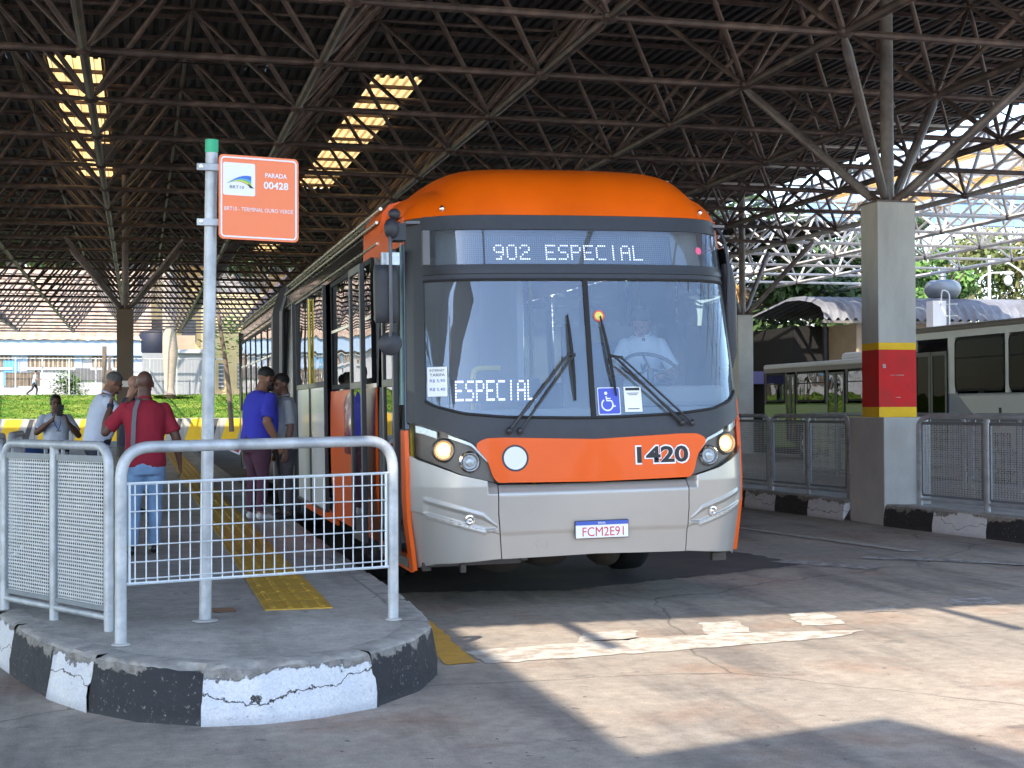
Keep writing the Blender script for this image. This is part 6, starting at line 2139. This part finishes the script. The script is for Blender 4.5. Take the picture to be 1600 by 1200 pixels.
MB().path([(-.06,.07,1.46),(-.045,.17,1.30),(-.01,.215,1.20)], .006, 5).path([(.06,.07,1.46),(.035,.17,1.30),(-.01,.215,1.20)], .006, 5).build('lanyard', 'cloth_blue', P4)
MB().box(-.045,.025,.215,.225,1.09,1.20).build('badge', 'print_black', P4)
MB().box(-.03,.01,.226,.230,1.11,1.17).build('badge', 'plate_white', P4)
ph = MB().box(-.045,.045,-.006,.006,-.09,.09).build('phone', 'print_black', None, bevel=.006)
ph.location = (-1.24+.09*1, 23.6-.43, 1.50); ph.rotation_euler = (0, rad(10), rad(10))
tag(ph, 'black phone held up by the man with the lanyard badge', 'phone')
P5, d5 = person('bearded man in a royal blue t-shirt leaning towards the grey shirted man', (1.27, 16.45, PZ), rad(-62), 1.70, 'skin_brown', 'cloth_blue', 'cloth_plum', 'shoe_white', 'hair_black', 'hair_black', build=1.22, belly=.07, lean=8, head_turn=-4, head_nod=10,
    sleeve=.75, arms={'l': ((-.22,.03,1.10), (-.16,.12,.84)), 'r': ((.30,-.06,1.12), (.30,.08,.88)), 'curlr': .9})
nk = [d5['bend'](Vector((.07*cos(a), -.01+.068*sin(a), 1.462))) for a in [2*pi*q/20 for q in range(21)]]
MB().path(nk, .004, 5).build('necklace', 'board_brown', P5)
me_ = text_mesh('S', 1.0)
g1 = MB()
for q, (m_, o_) in enumerate((('logo_cyan', 0), ('logo_green', .016))):
    g = MB()
    pts = [(-.055+.11*u, 1.262-o_+.035*sin(u*pi)**1.5+.012*sin(u*9)) for u in [v/12 for v in range(13)]]
    V = []
    for (x, z) in pts:
        for dz2 in (0, .013):
            p = Vector((x-.02, 0, z+dz2)); 
            V.append(d5['bend'](Vector((p.x, .118*1.12+.040, p.z))))
    g.add(V, [(2*i, 2*i+2, 2*i+3, 2*i+1) for i in range(12)]).build('shirt_print', m_, P5)
V = []
for k in range(3):
    g = MB(); z = 1.215-.014*k
    g.add([d5['bend'](Vector((x, .165, zz))) for x, zz in ((-.045,z),(.02,z),(.02,z+.007),(-.045,z+.007))], [(0,1,2,3)]).build('shirt_print', 'sticker_white', P5)
pp = MB().box(-.10,.08,-.003,.003,-.05,.06).build('paper', 'sticker_white', None)
pp.location = (1.01, 16.25, 1.08); pp.rotation_euler = (rad(-20), rad(24), rad(10))
tag(pp, 'white folded leaflet with red print held low by the blue shirted man', 'leaflet')
pr = MB().add([(-.02,-.0045,-.03),(.06,-.0045,-.03),(.06,-.0045,.02),(-.02,-.0045,.02)], [(0,1,2,3)]).build('leaflet_print', 'print_red', pp)
P6, d6 = person('short haired man in a grey shirt standing by the second bus door', (1.60, 16.55, PZ), rad(98), 1.62, 'skin_dark', 'cloth_gray', 'cloth_charcoal', 'shoe_black', 'hair_black', build=1.06, belly=.04, lean=3, head_nod=6, head_turn=18, collar=True, sleeve=.75)
P7, d7 = person('driver in a pale shirt looking down behind the windscreen', (4.10, 11.66, .76), rad(165), 1.62, 'skin_brown', 'cloth_white', 'cloth_navy', 'shoe_black', 'hair_black', lean=14, head_nod=32, head_turn=-22, collar=True, sleeve=.75, sit=True,
    arms={'l': ((-.28,.20,1.12), (-.16,.46,1.10)), 'r': ((.28,.20,1.12), (.16,.46,1.10)), 'curll': 1.2, 'curlr': 1.2, 'pnl': Vector((0,0,-1)), 'pnr': Vector((0,0,-1))},
    legs={'l': ((-.14,.40,.80), (-.14,.50,.38)), 'r': ((.14,.40,.80), (.14,.50,.38))})
tie = MB().add([d7['bend'](Vector(p)) for p in ((-.015,.075,1.46),(.015,.075,1.46),(.028,.142,1.2),(0,.142,1.15),(-.028,.142,1.2))], [(0,1,2,3,4)])
tie.build('tie', 'cloth_navy', P7)
P8, d8 = person('tiny figure in a white top striding along the fence below the white house', (XW(53, 84), 84.2, 2.25), rad(-90), 1.45, 'skin_light', 'cloth_white', 'cloth_charcoal', 'shoe_black', 'hair_black', lean=10, voxel=.02,
    legs={'l': ((-.10,.18,.52), (-.10,.12,.10)), 'r': ((.10,-.12,.50), (.10,-.48,.22))}, arms={'l': ((-.25,-.10,1.15),(-.25,.1,.98)), 'r': ((.25,.12,1.15),(.22,.34,1.15))})
